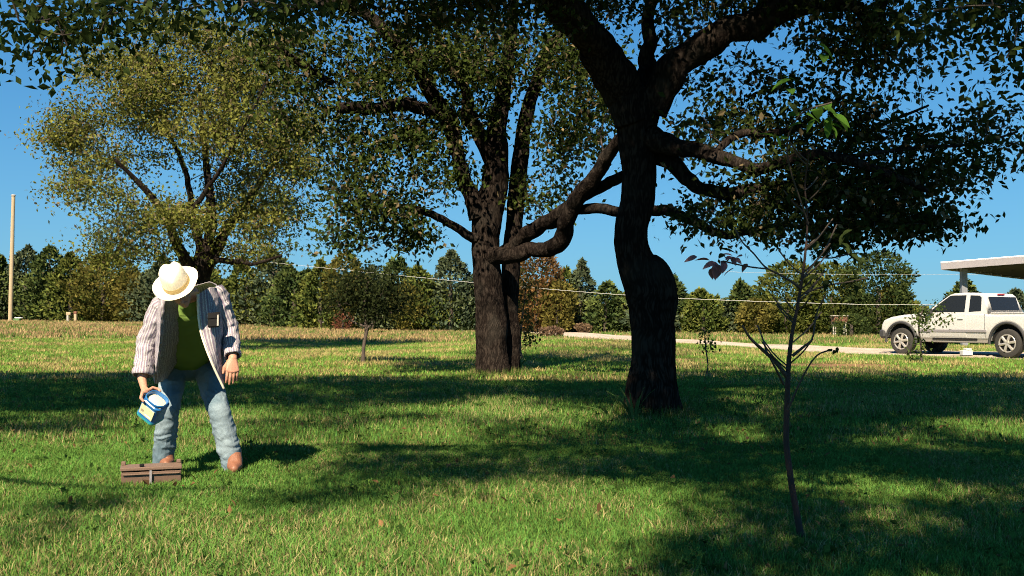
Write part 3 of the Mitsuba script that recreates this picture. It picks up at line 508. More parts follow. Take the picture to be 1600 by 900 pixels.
for x, y, Y, n, sx, sy, size, m in ((1118, 408, 5.05, 9, 18, 12, 0.075, 'm_leaf_red'), (1140, 404, 5.1, 6, 14, 8, 0.06, 'm_leaf_red'), (1128, 396, 5.1, 3, 10, 6, 0.07, 'm_leaf_dark'), (1172, 410, 5.15, 1, 4, 4, 0.06, 'm_leaf_red'),
        (1330, 438, 5.2, 10, 24, 5, 0.055, 'm_leaf_dark'), (1302, 446, 5.25, 5, 12, 5, 0.05, 'm_leaf_dark'), (1310, 365, 5.5, 12, 28, 18, 0.075, 'm_leaf_dark'), (1330, 396, 5.5, 7, 20, 7, 0.07, 'm_leaf_dark'),
        (1268, 172, 4.85, 10, 34, 14, 0.095, 'm_leaf_green'), (1290, 190, 4.85, 6, 24, 8, 0.085, 'm_leaf_green'), (1215, 215, 5.0, 3, 16, 8, 0.09, 'm_leaf_green'), (1285, 75, 4.8, 3, 12, 16, 0.10, 'm_leaf_green'), (1250, 130, 4.9, 4, 24, 12, 0.09, 'm_leaf_green'), (1258, 160, 4.9, 6, 30, 14, 0.09, 'm_leaf_dark'),
        (1300, 545, 5.1, 4, 12, 5, 0.03, 'm_leaf_dark'), (1240, 300, 5.2, 4, 16, 14, 0.06, 'm_leaf_dark')):
    for k in range(n):
        p = P(x + R.normal(0, sx * 0.6), y + R.normal(0, sy * 0.6), Y + R.normal(0, 0.05))
        put_leaf(sp_, p, size * R.uniform(0.75, 1.2), (R.normal(0, 1), R.normal(0, 0.6), R.normal(-0.5, 0.5)), (R.normal(0, 0.4), R.normal(-0.3, 0.4), 1), m)

# --- sword leaved clumps at the trunks' feet
scene['m_sword'] = {'type': 'principledthin', 'base_color': rgb(0.10, 0.17, 0.05), 'roughness': 0.45, 'diff_trans': 0.5, 'spec_trans': 0.0}
def clump(label, x, y, n, h, seed, lean=0.5):
    t = thing('sword_leaf_plant', label, 'plant'); r = np.random.default_rng(seed); o = G(x, y)
    for k in range(n):
        a = r.uniform(0, 2 * np.pi); L = h * r.uniform(0.6, 1.15); s = np.linspace(0, 1, 6); l = lean * r.uniform(0.3, 1.4)
        c = o + np.stack([np.cos(a) * (0.04 + l * L * s ** 2), np.sin(a) * (0.04 + l * L * s ** 2), L * s * (1 - 0.35 * l * s) - 0.01], 1); w = 0.016 * (1 - s ** 2.5) + 0.001
        sd = np.array([-np.sin(a + r.normal(0, 0.5)), np.cos(a), 0]); v = np.vstack([c - sd * w[:, None], c, c + sd * w[:, None]]); v[6:12, 2] -= 0.004
        f = [[i + a_, i + a_ + 1, i + a_ + 7] for i in range(5) for a_ in (0, 6)] + [[i + a_, i + a_ + 7, i + a_ + 6] for i in range(5) for a_ in (0, 6)]
        obj(f'{t}__leaf', (v, np.array(f)), 'm_sword', smooth=True)
clump('clump of pale sword leaves at the swollen trunk', 990, 657, 16, 0.36, 5)
clump('low sword leaves left of the swollen trunk', 952, 652, 9, 0.26, 6, 0.9)
clump('bright green spiky clump by the twin trunk', 812, 574, 18, 0.30, 7, 0.7)
#PART4
# --- the tree line across the field
def line_Y(x): return float(np.interp(x, [-260, 0, 250, 500, 800, 1100, 1400, 1900], [80, 78, 75, 71, 68, 66, 64, 62]))
def cedar(x, top, wpx, Y, seed, label, cols, group, n=3000, kind='cedar', name='cedar_tree', size=0.27):
    r = np.random.default_rng(seed); t = thing(name, label, 'tree', group)
    b = P(x, 500, Y); b[2] = gz(b[0], b[1]); H = P(x, top, Y)[2] - b[2]; W = wpx / 2 * Y / F
    obj(f'{t}__trunk', tube([b - [0, 0, 0.1], b + [r.normal(0, .1), 0, H * 0.5], b + [r.normal(0, .1), 0, H * (0.93 if kind == 'cedar' else 0.62)]], [0.05 * W + 0.07, 0.05 * W + 0.03, 0.012], 7), 'm_twig', smooth=True)
    n = int(n * (0.5 + H * W / 12)); ph = r.uniform(0, 100); pw = r.uniform(0.75, 1.5); lx, ly = r.normal(0, 0.05, 2)
    a = r.uniform(0, 2 * np.pi, n)
    if kind == 'cedar':
        u = r.random(n) ** 0.85; h = 0.02 + 0.98 * u
        prof = np.interp(h, [0, 0.08, 0.3, 0.6, 0.85, 1], [0.80, 0.95, 1.0, 0.78, 0.42, 0.0])
    else:
        h = np.clip(r.beta(1.1, 1.2, n), 0.01, 1); prof = np.interp(h, [0, 0.15, 0.45, 0.75, 0.93, 1], [0.5, 0.8, 1.0, 0.9, 0.5, 0.1])
    q = np.stack([np.cos(a) * 1.5 + ph, np.sin(a) * 1.5, h * H * 0.75], 1)
    lump = 0.55 + 0.95 * meshkit.fbm(q, 3, seed)
    tier = 1 + (0.22 * np.sin(h * H * 5.0 + 3 * meshkit.noise(q * 1.7, seed + 1) * 2) if kind == 'cedar' else 0.0)
    s = 0.35 + 0.65 * r.random(n) ** 0.5
    rad = W * prof ** (pw if kind == 'cedar' else 1.0) * lump * tier * s + 0.03
    c = np.stack([b[0] + np.cos(a) * rad + lx * h * H, b[1] + np.sin(a) * rad + ly * h * H, b[2] + h * H * (0.93 + 0.1 * meshkit.noise(q * 2.3, 3)) - (0.10 * rad if kind == 'cedar' else -0.05 * rad)], 1)
    out = np.stack([np.cos(a), np.sin(a), 0.25 + 0 * a], 1)
    A, B = np.array(cols[0]), np.array(cols[1])
    col = A + (B - A) * np.clip(meshkit.fbm(q * 1.3 + 5, 2, seed + 2)[:, None] * 1.6 - 0.5 + r.normal(0, .15, (n, 1)), 0, 1)
    d = out + r.normal(0, 0.75, (n, 3)); d[:, 2] += 0.45; d /= np.linalg.norm(d, axis=1, keepdims=True)
    m = r.normal(0, 1, (n, 3)); m -= d * (m * d).sum(1, keepdims=True); m /= np.linalg.norm(m, axis=1, keepdims=True); w = np.cross(d, m)
    L = size * r.uniform(0.5, 1.4, (n, 1)) * (1.0 if kind == 'cedar' else 0.85)
    v = np.stack([c, c + d * L * 0.5 + w * L * 0.26, c + d * L, c + d * L * 0.5 - w * L * 0.26], 1).reshape(-1, 3)
    f = (np.arange(n)[:, None, None] * 4 + np.array([[0, 1, 2], [0, 2, 3]])[None]).reshape(-1, 3)
    obj(f'{t}__foliage', (v, f), 'm_leaf' if kind != 'cedar' else 'm_needle', color=np.repeat(np.clip(col * r.uniform(0.6, 1.4, (n, 1)), 0.004, 0.6), 4, 0), kind='stuff')
    return t
DK = ((0.030, 0.050, 0.018), (0.105, 0.130, 0.036)); GR = ((0.050, 0.072, 0.018), (0.16, 0.17, 0.040)); OL = ((0.085, 0.088, 0.022), (0.22, 0.185, 0.05)); BR = ((0.12, 0.072, 0.03), (0.24, 0.135, 0.055)); BL = ((0.038, 0.056, 0.034), (0.11, 0.13, 0.065))
zl = [('dark cedar in the tree line left of the man', 'cedars left of the man'), ('dark cedar in the tree line between the man and the twin trunk', 'cedars between man and twin trunk'),
      ('cedar in the tree line between the two big trunks', 'cedars between the two trunks'), ('cedar in the tree line beyond the drive', 'cedars beyond the drive'), ('small dark cedar on the skyline behind the pickup', 'cedars behind the pickup')]
def zone(x): return 0 if x < 215 else 1 if x < 750 else 2 if x < 1000 else 3 if x < 1430 else 4
FRONT = [(-60, 400, 80), (-10, 392, 60), (40, 388, 64), (78, 402, 60), (112, 416, 56), (255, 412, 60), (345, 430, 50), (385, 422, 58), (425, 404, 60), (462, 418, 56), (500, 408, 54), (582, 418, 56), (622, 428, 48), (665, 422, 54), (705, 412, 58), (748, 424, 50),
         (878, 430, 44), (908, 422, 42), (945, 446, 40), (975, 452, 38), (1018, 446, 44), (1052, 438, 46), (1098, 452, 44), (1135, 458, 46), (1165, 466, 36), (1440, 478, 34), (1472, 500, 40), (1505, 462, 44), (1545, 478, 50), (1590, 455, 60), (1640, 470, 60)]
ORD = ['first', 'second', 'third', 'fourth', 'fifth', 'sixth', 'seventh', 'eighth', 'ninth', 'tenth', 'eleventh', 'twelfth', 'thirteenth', 'last']
ZN = ['{} front cedar of the tree line counted from the left edge', '{} front cedar of the tree line counted rightward from the man', '{} front cedar counted rightward from the twin trunk', '{} front cedar counted rightward from the swollen trunk', '{} little conifer on the skyline counted rightward from the hood of the pickup']
cnt = [0] * 5
for i, (x, top, w) in enumerate(FRONT):
    z_ = zone(x); lab, grp = ZN[z_].format(ORD[cnt[z_]]), zl[z_][1]; cnt[z_] += 1
    cedar(x, top - 4 + R.normal(0, 8) - 12 * (i % 4 == 0), w * R.uniform(1.2, 2.0), line_Y(x) + R.uniform(-1.5, 2.5), 300 + i, lab, [DK, GR, BL][i % 3], grp)
for i, x in enumerate(range(-560, 2500, 40)):
    top = float(np.interp(x, [-120, 0, 200, 420, 600, 750, 950, 1150, 1250, 1400, 1440, 1700], [415, 412, 425, 425, 440, 438, 465, 474, 470, 470, 500, 495])) + R.uniform(-10, 14); lab, grp = zl[zone(x)]; lab, grp = lab.replace('cedar in the tree line', 'back row cedar of the tree line').replace('small dark cedar', 'dark back row cedar'), 'back row ' + grp
    cedar(x + R.uniform(-8, 8), top, R.uniform(80, 110), line_Y(x) + R.uniform(5, 10), 400 + i, lab, [DK, GR, DK][i % 3], grp, n=1500, size=0.40)
for i, (x, top, w, cols, lab) in enumerate([
    (160, 398, 90, OL, 'olive broadleaf tree in the tree line left of the man'), (205, 425, 60, OL, 'low yellow bush at the tree line beside the man'), (300, 405, 80, GR, 'round green tree in the tree line behind the man'),
    (540, 396, 60, OL, 'pale thin broadleaf tree rising left of the wire'), (640, 440, 54, OL, 'yellow green tree behind the slim young tree'), (838, 384, 74, BR, 'rust tinged broadleaf tree right of the twin trunk'), (870, 440, 50, OL, 'yellow green bush right of the rust tinged tree'),
    (1182, 470, 50, OL, 'yellowing bush at the end of the tree line beyond the drive'), (1228, 408, 84, GR, 'tall round tree left of the bare sapling stem'), (1300, 412, 90, GR, 'wide green tree behind the bare sapling stem'), (1372, 394, 92, DK, 'tallest round green tree left of the pickup'), (1402, 445, 44, OL, 'olive bush beside the front of the pickup')]):
    cedar(x, top, w * 1.15, line_Y(x) - R.uniform(0, 2), 500 + i, lab, cols, None, n=4200, kind='broad', name='broadleaf_tree', size=0.29)
for i, (x, y, top, w, cols, lab) in enumerate([(535, 517, 488, 30, ((0.14, 0.055, 0.035), (0.22, 0.095, 0.06)), 'red leaved shrub at the foot of the tree line'), (862, 527, 512, 40, ((0.14, 0.09, 0.06), (0.26, 0.17, 0.11)), 'brown dead shrub beside the drive'), (912, 517, 506, 26, ((0.16, 0.11, 0.07), (0.24, 0.17, 0.10)), 'small brown shrub at the tree line above the drive'), (1330, 527, 490, 60, DK, 'dark scrub at the far edge of the lawn behind the sapling')]):
    Y = min(G(x, y)[1], 66); cedar(x, top, w, Y, 520 + i, lab, cols, None, n=1500, kind='broad', name='shrub', size=0.16)

# --- pole, wires and small things at the tree line
scene['m_pole'] = pr((0.33, 0.26, 0.17), 0.85); scene['m_white'] = pr((0.75, 0.75, 0.73), 0.5); scene['m_wire'] = pr((0.45, 0.45, 0.44), 0.5); scene['m_grey'] = pr((0.33, 0.31, 0.28), 0.7); scene['m_rust'] = pr((0.16, 0.065, 0.045), 0.8); scene['m_blockgrey'] = pr((0.42, 0.44, 0.44), 0.7); scene['m_green'] = pr((0.06, 0.15, 0.05), 0.6)
Yp = 73.0; pb = P(16, 500, Yp); pb[2] = gz(pb[0], pb[1]); ptop = P(21, 305, Yp)
t = thing('utility_pole', 'tall weathered wooden pole at the left edge', 'pole')
obj(f'{t}__shaft', tube([pb - [0, 0, .3], (pb + ptop) / 2, ptop], [0.15, 0.135, 0.115], 16), 'm_pole', smooth=30)
obj(f'{t}__top_cap', lathe([(0.001, 0.05), (0.10, 0.045), (0.16, 0.0), (0.16, -0.05), (0.001, -0.05)], 16)[0:1] and xf(lathe([(0.001, -0.05), (0.16, -0.05), (0.16, 0.0), (0.10, 0.045), (0.001, 0.05)], 16), frame(ptop, [1, 0, 0], [0, 1, 0], [0, 0, 1])), 'm_grey', smooth=30)
t = thing('wire', 'white wire strung low across in front of the tree line', 'wire')
wp = catmull([P(335, 401, 64), P(500, 418, 59), P(740, 441.5, 53), P(1000, 462.5, 48), P(1250, 473, 44), P(1420, 476, 42), P(1580, 473, 40.5), P(1760, 466, 39)], 90)
obj(f'{t}__strand', tube(wp, 0.010, 6), 'm_wire', smooth=True)
t2 = thing('wire', 'thin faint upper wire crossing behind the bare sapling', 'wire')
obj(f'{t2}__strand', tube(catmull([P(1110, 424, 58), P(1270, 428, 57), P(1420, 429, 56), P(1560, 428, 55), P(1800, 424, 53)], 30), 0.007, 5), 'm_grey', smooth=True)
def post(label, x, y, top, w, m, head=None, name='post'):
    g = G(x, y); 
    if g[1] > 74: g = P(x, y, 73.0); g[2] = gz(g[0], g[1])
    Y = g[1]; H = P(x, top, Y)[2] - g[2]; W = w * Y / F; t = thing(name, label, 'post' if name == 'post' else name)
    obj(f'{t}__shaft', box((W, W, H + 0.1), g + [0, 0, H / 2 - 0.05], W * 0.12), m)
    if head: obj(f'{t}__head', box((head[0] * Y / F, W * 1.3, head[1] * Y / F), g + [head[2] * Y / F, 0, H - head[1] * Y / F / 2 + 0.02], 0.03), head[3])
post('pale post with a small board at the tree line, left one of two', 106, 501, 488, 3.2, 'm_grey', (7, 5, 1, 'm_pole'))
post('brown topped post at the tree line, right one of two', 118, 501, 487, 4, 'm_pole', (5, 4, 0, 'm_rust'))
post('short white marker post at the tree line', 503, 514, 503, 6, 'm_white', (7, 2, 0, 'm_white'))
g = P(29, 501, 72.5); g[2] = gz(g[0], g[1])
t = thing('box', 'small green and white box at the foot of the pole', 'box'); obj(f'{t}__body', box((0.42, 0.3, 0.22), g + [-0.1, 0, 0.11], 0.02), 'm_green'); obj(f'{t}__lid', box((0.46, 0.34, 0.1), g + [0.02, 0, 0.273], 0.03), 'm_white')
g = P(1312, 520, 60); g[2] = gz(g[0], g[1])
t = thing('feeder', 'rusty brown box on legs among the shrubs beyond the drive', 'feeder')
obj(f'{t}__body', box((0.75, 0.5, 0.34), g + [0, 0, 1.0], 0.02), 'm_rust'); obj(f'{t}__roof', box((0.9, 0.6, 0.05), g + [0, 0, 1.197], 0.01), 'm_grey')
for sx in (-.3, .3):
    for sy in (-.18, .18): obj(f'{t}__leg', box((0.06, 0.06, 0.86), g + [sx, sy, 0.40]), 'm_grey')

# --- carport
scene['m_fascia'] = pr((0.22, 0.21, 0.23), 0.55); scene['m_roofwhite'] = pr((0.62, 0.62, 0.64), 0.35, metallic=0.0); scene['m_soffit'] = pr((0.08, 0.075, 0.07), 0.8); scene['m_steel'] = pr((0.17, 0.18, 0.21), 0.5)  # fascia tone is darkened for the shade on the carport edge
t = thing('carport', 'open carport with white edged roof on a grey post behind the pickup', 'carport')
A0 = P(1472, 414, 38.3); e1, e2 = unit([0.8, -0.6, 0.055]), unit([0.6, 0.8, 0.0]); e3 = np.cross(e1, e2); e3 = e3 if e3[2] > 0 else -e3
CF = frame(A0, e1, e2, e3); LX, LY = 7.5, 15.0
obj(f'{t}__ceiling', xf(box((LX - .1, LY - .1, 0.03), (LX / 2, LY / 2, -0.05)), CF), 'm_soffit')
for k in range(int(LY / 0.62)):                                                # ribbed sheet metal
    obj(f'{t}__roof_sheet', xf(cat([box((LX + .1, 0.60, 0.012), (LX / 2, 0.31 + k * 0.62, 0.086)), box((LX + .1, 0.05, 0.03), (LX / 2, 0.03 + k * 0.62, 0.105), 0.008)]), CF), 'm_roofwhite')
for a_, s_ in (((LX / 2, -0.02, -0.05), (LX + .08, 0.04, 0.25)), ((LX / 2, LY + .02, -0.05), (LX + .08, 0.04, 0.25)), ((-0.02, LY / 2, -0.05), (0.04, LY, 0.25)), ((LX + .02, LY / 2, -0.05), (0.04, LY, 0.25))):
    obj(f'{t}__fascia', xf(box(s_, a_, 0.006), CF), 'm_fascia')
for k in range(1, 8): obj(f'{t}__rafter', xf(box((LX - .12, 0.05, 0.10), (LX / 2, k * LY / 8, -0.118)), CF), 'm_soffit')
for px, py in ((0.55, 0.75), (0.55, LY - .8), (LX - .5, 0.75), (LX - .5, LY - .8)):
    top = (CF @ [px, py, -0.16, 1])[:3]; zb = float(gz(top[0], top[1]))
    obj(f'{t}__post', box((0.21, 0.21, top[2] - zb + 0.1), (top[0], top[1], (top[2] + zb) / 2 - 0.05), 0.012), 'm_steel')

# --- pickup
def bevel_extrude(poly, w, bev):
    """profile polygon in x, z extruded to the width w in y with rounded long edges; bev: list of (distance from the side, inset)"""
    v = np.array(poly, float); n = len(v); a = np.roll(v, 1, 0); b = np.roll(v, -1, 0)
    e0, e1_ = (v - a), (b - v); e0 /= np.linalg.norm(e0, axis=1, keepdims=True); e1_ /= np.linalg.norm(e1_, axis=1, keepdims=True)
    area = 0.5 * np.sum(v[:, 0] * b[:, 1] - b[:, 0] * v[:, 1]); sg = 1 if area > 0 else -1
    nrm = np.stack([-(e0 + e1_)[:, 1], (e0 + e1_)[:, 0]], 1) * sg; nrm /= np.linalg.norm(nrm, axis=1, keepdims=True) + 1e-9
    lay = [(-w / 2 + d, i) for d, i in bev] + [(w / 2 - d, i) for d, i in bev[::-1]]
    V = np.vstack([np.stack([(v + nrm * i)[:, 0], np.full(n, y), (v + nrm * i)[:, 1]], 1) for y, i in lay]); fs = []
    k = np.arange(n)
    for l in range(len(lay) - 1):
        q = [l * n + k, l * n + (k + 1) % n, (l + 1) * n + (k + 1) % n, (l + 1) * n + k]
        fs += [np.stack([q[0], q[1], q[2]], 1), np.stack([q[0], q[2], q[3]], 1)]
    p2 = v + nrm * bev[0][1]; tv, tf = trimesh.creation.triangulate_polygon(Polygon(p2), engine='earcut')
    from scipy.spatial import cKDTree
    idx = cKDTree(p2).query(tv)[1]; tf = idx[tf]
    fs += [tf, tf[:, ::-1] + (len(lay) - 1) * n]
    m = trimesh.Trimesh(V, np.vstack(fs), process=True); trimesh.repair.fix_normals(m); return np.array(m.vertices), np.array(m.faces)
def arc(cx, cz, r, a0, a1, n): a = np.radians(np.linspace(a0, a1, n)); return [(cx + r * math.cos(t_), cz + r * math.sin(t_)) for t_ in a]
scene['m_paint'] = pr((0.43, 0.43, 0.43), 0.38, specular=0.4)
scene['m_glass'] = pr((0.012, 0.014, 0.016), 0.10, specular=0.3); scene['m_tyre'] = pr((0.025, 0.024, 0.023), 0.85); scene['m_alloy'] = pr((0.42, 0.40, 0.37), 0.4, metallic=0.5); scene['m_plastic'] = pr((0.035, 0.035, 0.037), 0.5)
scene['m_cladding'] = pr((0.20, 0.185, 0.17), 0.6); scene['m_redlens'] = pr((0.25, 0.02, 0.02), 0.15); scene['m_lens'] = pr((0.6, 0.62, 0.64), 0.1); scene['m_chrome'] = pr((0.6, 0.6, 0.6), 0.2, metallic=1.0); scene['m_dark'] = pr((0.010, 0.010, 0.011), 0.85, specular=0.15)
t = thing('pickup_truck', 'white extended cab pickup parked at the right edge', 'pickup truck')
hd = unit([-0.545, 0.84, 0]); lf = np.array([-hd[1], hd[0], 0])
ra = P(1578, 540, 26.3) - lf * 0.7; fa = ra + hd * 3.1                                  # axles
ra[2], fa[2] = gz(ra[0], ra[1]), gz(fa[0], fa[1]); o = ra; fw = unit(fa - ra); TF = frame(o + [0, 0, 0.03], fw, lf, np.cross(fw, lf))
def tuck(mesh, size=0.11):
    v, f = trimesh.remesh.subdivide_to_size(np.asarray(mesh[0]), np.asarray(mesh[1]), size, max_iter=12); m = trimesh.Trimesh(v, f, process=True); v = np.array(m.vertices)
    v[:, 1] *= 1 - 0.085 * np.clip((0.70 - v[:, 2]) / 0.28, 0, 1) ** 1.4 - 0.03 * np.clip((v[:, 2] - 0.86) / 0.26, 0, 1) ** 1.6 * (v[:, 2] < 1.15); return v, np.array(m.faces)
def tp(key, mesh, m, smooth=28, label=None):
    if key in ('body', 'side_moulding', 'rocker', 'panel_seam', 'bed_rail'): mesh = tuck(mesh)
    return obj(f'{t}__{key}', xf(mesh, TF), m, smooth=smooth, label=label)
HW = 0.83
low = [(-1.15, 0.52), (-0.50, 0.50)] + arc(0, 0.40, 0.47, 165, 15, 13) + [(0.50, 0.42), (2.58, 0.42)] + arc(3.1, 0.40, 0.47, 165, 15, 13) + [(3.60, 0.46), (3.70, 0.48), (3.76, 0.62), (3.74, 0.80), (3.66, 0.94), (3.45, 1.02), (3.1, 1.075), (2.7, 1.11), (2.42, 1.135), (2.2, 1.14), (0.60, 1.14), (0.52, 1.10), (-1.18, 1.10), (-1.20, 0.9)]
tp('body', bevel_extrude(low, 2 * HW, [(0.0, 0.07), (0.012, 0.035), (0.035, 0.012), (0.08, 0.0)]), 'm_paint')
def taper(mesh):
    v, f = mesh; v = v.copy(); v[:, 1] *= 1 - 0.15 * np.clip((v[:, 2] - 1.08) / 0.56, 0, 1.2); return v, f
cab = [(0.50, 1.08), (0.60, 1.40), (0.66, 1.56), (0.74, 1.62), (1.2, 1.655), (1.55, 1.645), (1.68, 1.61), (2.05, 1.36), (2.40, 1.10), (2.3, 1.07)]
tp('cab', taper(bevel_extrude(cab, 2 * HW - 0.05, [(0.0, 0.05), (0.012, 0.025), (0.035, 0.008), (0.07, 0.0)])), 'm_paint')
def side_win(pts, s, off=0.005):
    """window panel lying on the sloping cab side, 3 mm thick"""
    pts = np.array(pts, float); y = lambda z: (HW - 0.025) * (1 - 0.15 * np.clip((z - 1.08) / 0.56, 0, 1.2)) + off
    tv, tf = trimesh.creation.triangulate_polygon(Polygon(pts), engine='earcut'); v = np.stack([tv[:, 0], s * y(tv[:, 1]), tv[:, 1]], 1)
    n = len(v); v2 = v - [0, s * 0.012, 0]; loop = [int(np.argmin(((tv - q) ** 2).sum(1))) for q in pts]; fs = [tf, tf[:, ::-1] + n]
    fs.append(np.array([[a, b, b + n] for a, b in zip(loop, loop[1:] + loop[:1])])); fs.append(np.array([[a, b + n, a + n] for a, b in zip(loop, loop[1:] + loop[:1])])); return np.vstack([v, v2]), np.vstack(fs)
for s in (1, -1):
    d = tp('door', bevel_extrude([(1.16, 0.50), (2.22, 0.50), (2.28, 0.7), (2.28, 1.125), (1.16, 1.125)], 0.012, [(0.0, 0.01), (0.006, 0.0)]), 'm_paint') ; v, f = meshkit.WRITTEN[scene[d]['filename']][:2]
    v, f = bevel_extrude([(1.13, 0.50), (2.20, 0.50), (2.27, 0.66), (2.28, 1.10), (1.13, 1.10)], 0.02, [(0.0, 0.006), (0.006, 0.0)]); scene[d] = ply(xf(tuck((v + [0, s * HW, 0], f)), TF), 'm_paint', smooth=28)
    obj(f'{d}__handle', xf(box((0.16, 0.03, 0.045), (1.27, s * (HW + 0.022), 0.98), 0.01), TF), 'm_paint')
    obj(f'{d}__window', xf(side_win([(1.18, 1.15), (2.22, 1.15), (1.93, 1.38), (1.66, 1.57), (1.58, 1.585), (1.18, 1.59)], s), TF), 'm_glass')
    tp('quarter_window', side_win([(0.72, 1.17), (1.06, 1.15), (1.06, 1.585), (0.80, 1.57), (0.74, 1.52)], s), 'm_glass')
    tp('mirror', cat([box((0.11, 0.20, 0.15), (2.12, s * (HW + 0.10), 1.17), 0.03), box((0.05, 0.12, 0.05), (2.14, s * (HW - 0.01), 1.12), 0.01)]), 'm_plastic')
    tp('side_moulding', box((1.95, 0.02, 0.07), (1.52, s * (HW + 0.016), 0.66), 0.006), 'm_fascia')
    tp('rocker', box((1.95, 0.05, 0.10), (1.54, s * (HW - 0.045), 0.40), 0.015), 'm_cladding')
    tp('headlight', box((0.12, 0.30, 0.16), (3.685, s * 0.60, 0.83), 0.04), 'm_lens'); tp('taillight', box((0.05, 0.14, 0.36), (-1.19, s * 0.75, 0.86), 0.02), 'm_redlens')
    for ax in (0.0, 3.1):
        a = tp('wheel_arch', xf(cat([tube(np.array([[ax + 0.475 * math.cos(q_), s * (HW - 0.012), 0.40 + 0.475 * math.sin(q_)] for q_ in np.linspace(-0.15, math.pi + 0.15, 24)]), 0.035, 8)]), np.eye(4)), 'm_plastic')
        w_ = tp('wheel', xf(lathe([(0.02, -0.10), (0.21, -0.11), (0.235, -0.12), (0.235, 0.10), (0.02, 0.10)], 32), frame([ax, s * (HW - 0.13), 0.36], [1, 0, 0], [0, 0, -s], [0, s, 0])), 'm_dark')
        tyre = lathe([(0.215, -0.115), (0.30, -0.125), (0.345, -0.105), (0.362, -0.07), (0.365, 0.0), (0.362, 0.07), (0.345, 0.105), (0.30, 0.125), (0.215, 0.115), (0.215, -0.115)], 44)
        obj(f'{w_}__tyre', xf(xf(tyre, frame([ax, s * (HW - 0.13), 0.36], [1, 0, 0], [0, 0, -s], [0, s, 0])), TF), 'm_tyre', smooth=35)
        sp = [tube([[0.03 * math.cos(q_), 0.03 * math.sin(q_), 0.115], [0.12 * math.cos(q_), 0.12 * math.sin(q_), 0.125], [0.215 * math.cos(q_), 0.215 * math.sin(q_), 0.11]], [0.035, 0.034, 0.04], 6) for q_ in np.arange(6) * math.pi / 3 + 0.2]
        rim = cat(sp + [lathe([(0.001, 0.14), (0.05, 0.138), (0.06, 0.10), (0.001, 0.10)], 20), lathe([(0.20, 0.12), (0.222, 0.127), (0.23, 0.12), (0.225, 0.02), (0.20, 0.02), (0.20, 0.12)], 36)])
        obj(f'{w_}__rim', xf(xf(rim, frame([ax, s * (HW - 0.13), 0.36], [1, 0, 0], [0, 0, -s], [0, s, 0])), TF), 'm_alloy', smooth=35)
tp('rear_window', box((0.012, 1.22, 0.36), (0, 0, 0), 0.004), 'm_glass'); k_ = [k for k in scene if k.endswith('__rear_window')][0]
ang = math.atan2(0.14, 0.46); scene[k_] = ply(xf(cat([box((0.014, 1.20, 0.36), (0, 0, 0), 0.005)]), TF @ frame([0.572, 0, 1.365], [math.cos(ang), 0, -math.sin(ang)], [0, 1, 0], [math.sin(ang), 0, math.cos(ang)])), 'm_glass')
obj(f'{t}__brake_light', xf(box((0.03, 0.30, 0.04), (0.655, 0, 1.60), 0.008), TF), 'm_redlens')
a2 = math.atan2(0.72, 0.5); scene[nm(f'{t}__windshield')] = ply(xf(box((0.62, 1.34, 0.012), (0, 0, 0), 0.004), TF @ frame([2.02, 0, 1.395], unit([-0.71, 0, 0.50]), [0, -1, 0], unit([0.50, 0, 0.71]))), 'm_glass')
tp('front_bumper', box((0.22, 1.72, 0.26), (3.70, 0, 0.56), 0.06), 'm_plastic'); tp('grille', box((0.05, 0.80, 0.15), (3.73, 0, 0.84), 0.015), 'm_plastic'); tp('rear_bumper', box((0.20, 1.66, 0.18), (-1.27, 0, 0.58), 0.04), 'm_chrome')
tp('tailgate', box((0.03, 1.34, 0.48), (-1.205, 0, 0.84), 0.01), 'm_paint'); tp('bed_floor', box((1.55, 1.44, 0.02), (-0.36, 0, 1.108)), 'm_plastic')
tp('bed_rail', box((1.62, 0.10, 0.03), (-0.36, HW - 0.06, 1.118), 0.01), 'm_paint'); tp('bed_rail', box((1.62, 0.10, 0.03), (-0.36, -HW + 0.06, 1.118), 0.01), 'm_paint')
tp('chassis', cat([box((4.4, 0.9, 0.14), (1.5, 0, 0.46)), box((0.16, 1.3, 0.14), (0, 0, 0.36), 0.05), box((0.16, 1.3, 0.14), (3.1, 0, 0.36), 0.05), box((1.3, 1.55, 0.3), (1.5, 0, 0.58)), box((1.1, 1.4, 0.42), (0.0, 0, 0.68)), box((1.1, 1.4, 0.42), (3.1, 0, 0.72))]), 'm_dark')
tp('panel_seam', box((0.012, 0.006, 0.60), (0.60, HW + 0.0005, 0.80)), 'm_plastic')
g = P(1510, 558, 27.2); g[2] = gz(g[0], g[1]) + 0.04
t = thing('block', 'small pale block on the gravel beneath the pickup', 'block'); obj(f'{t}__body', box((0.26, 0.20, 0.13), g + [0, 0, 0.065], 0.012), 'm_blockgrey'); obj(f'{t}__top_slab', box((0.14, 0.21, 0.05), g + [0.03, 0, 0.157], 0.01), 'm_blockgrey')
#PART5
# --- the man
def ball(p, r, seg=20): return m3.Manifold.sphere(float(r), seg).translate([float(q) for q in p])
def chain(js):
    """hulls of neighbouring balls (point, radius)"""
    return m3.Manifold.batch_boolean([m3.Manifold.batch_hull([ball(*a), ball(*b)]) for a, b in zip(js, js[1:])], m3.OpType.Add)
def hull(js): return m3.Manifold.batch_hull([ball(*a) for a in js])
def fuse(ms, edge=0.012, it=12):
    m = m3.Manifold.batch_boolean(ms, m3.OpType.Add).refine_to_length(edge).to_mesh()
    t = trimesh.Trimesh(m.vert_properties[:, :3], m.tri_verts, process=True); trimesh.smoothing.filter_taubin(t, 0.5, 0.52, it); return t
def wrinkle(t, fx, amp, seed, mask=None):
    n = np.array(t.vertex_normals); v = np.array(t.vertices); q = v * np.asarray(fx)
    d = (np.abs(meshkit.fbm(q + 2.0 * meshkit.noise(v * 7, seed + 5)[:, None], 3, seed) - 0.5) * 2 - 0.3) * amp
    if mask is not None: d = d * mask(v)
    t.vertices = v + n * d[:, None]; return t
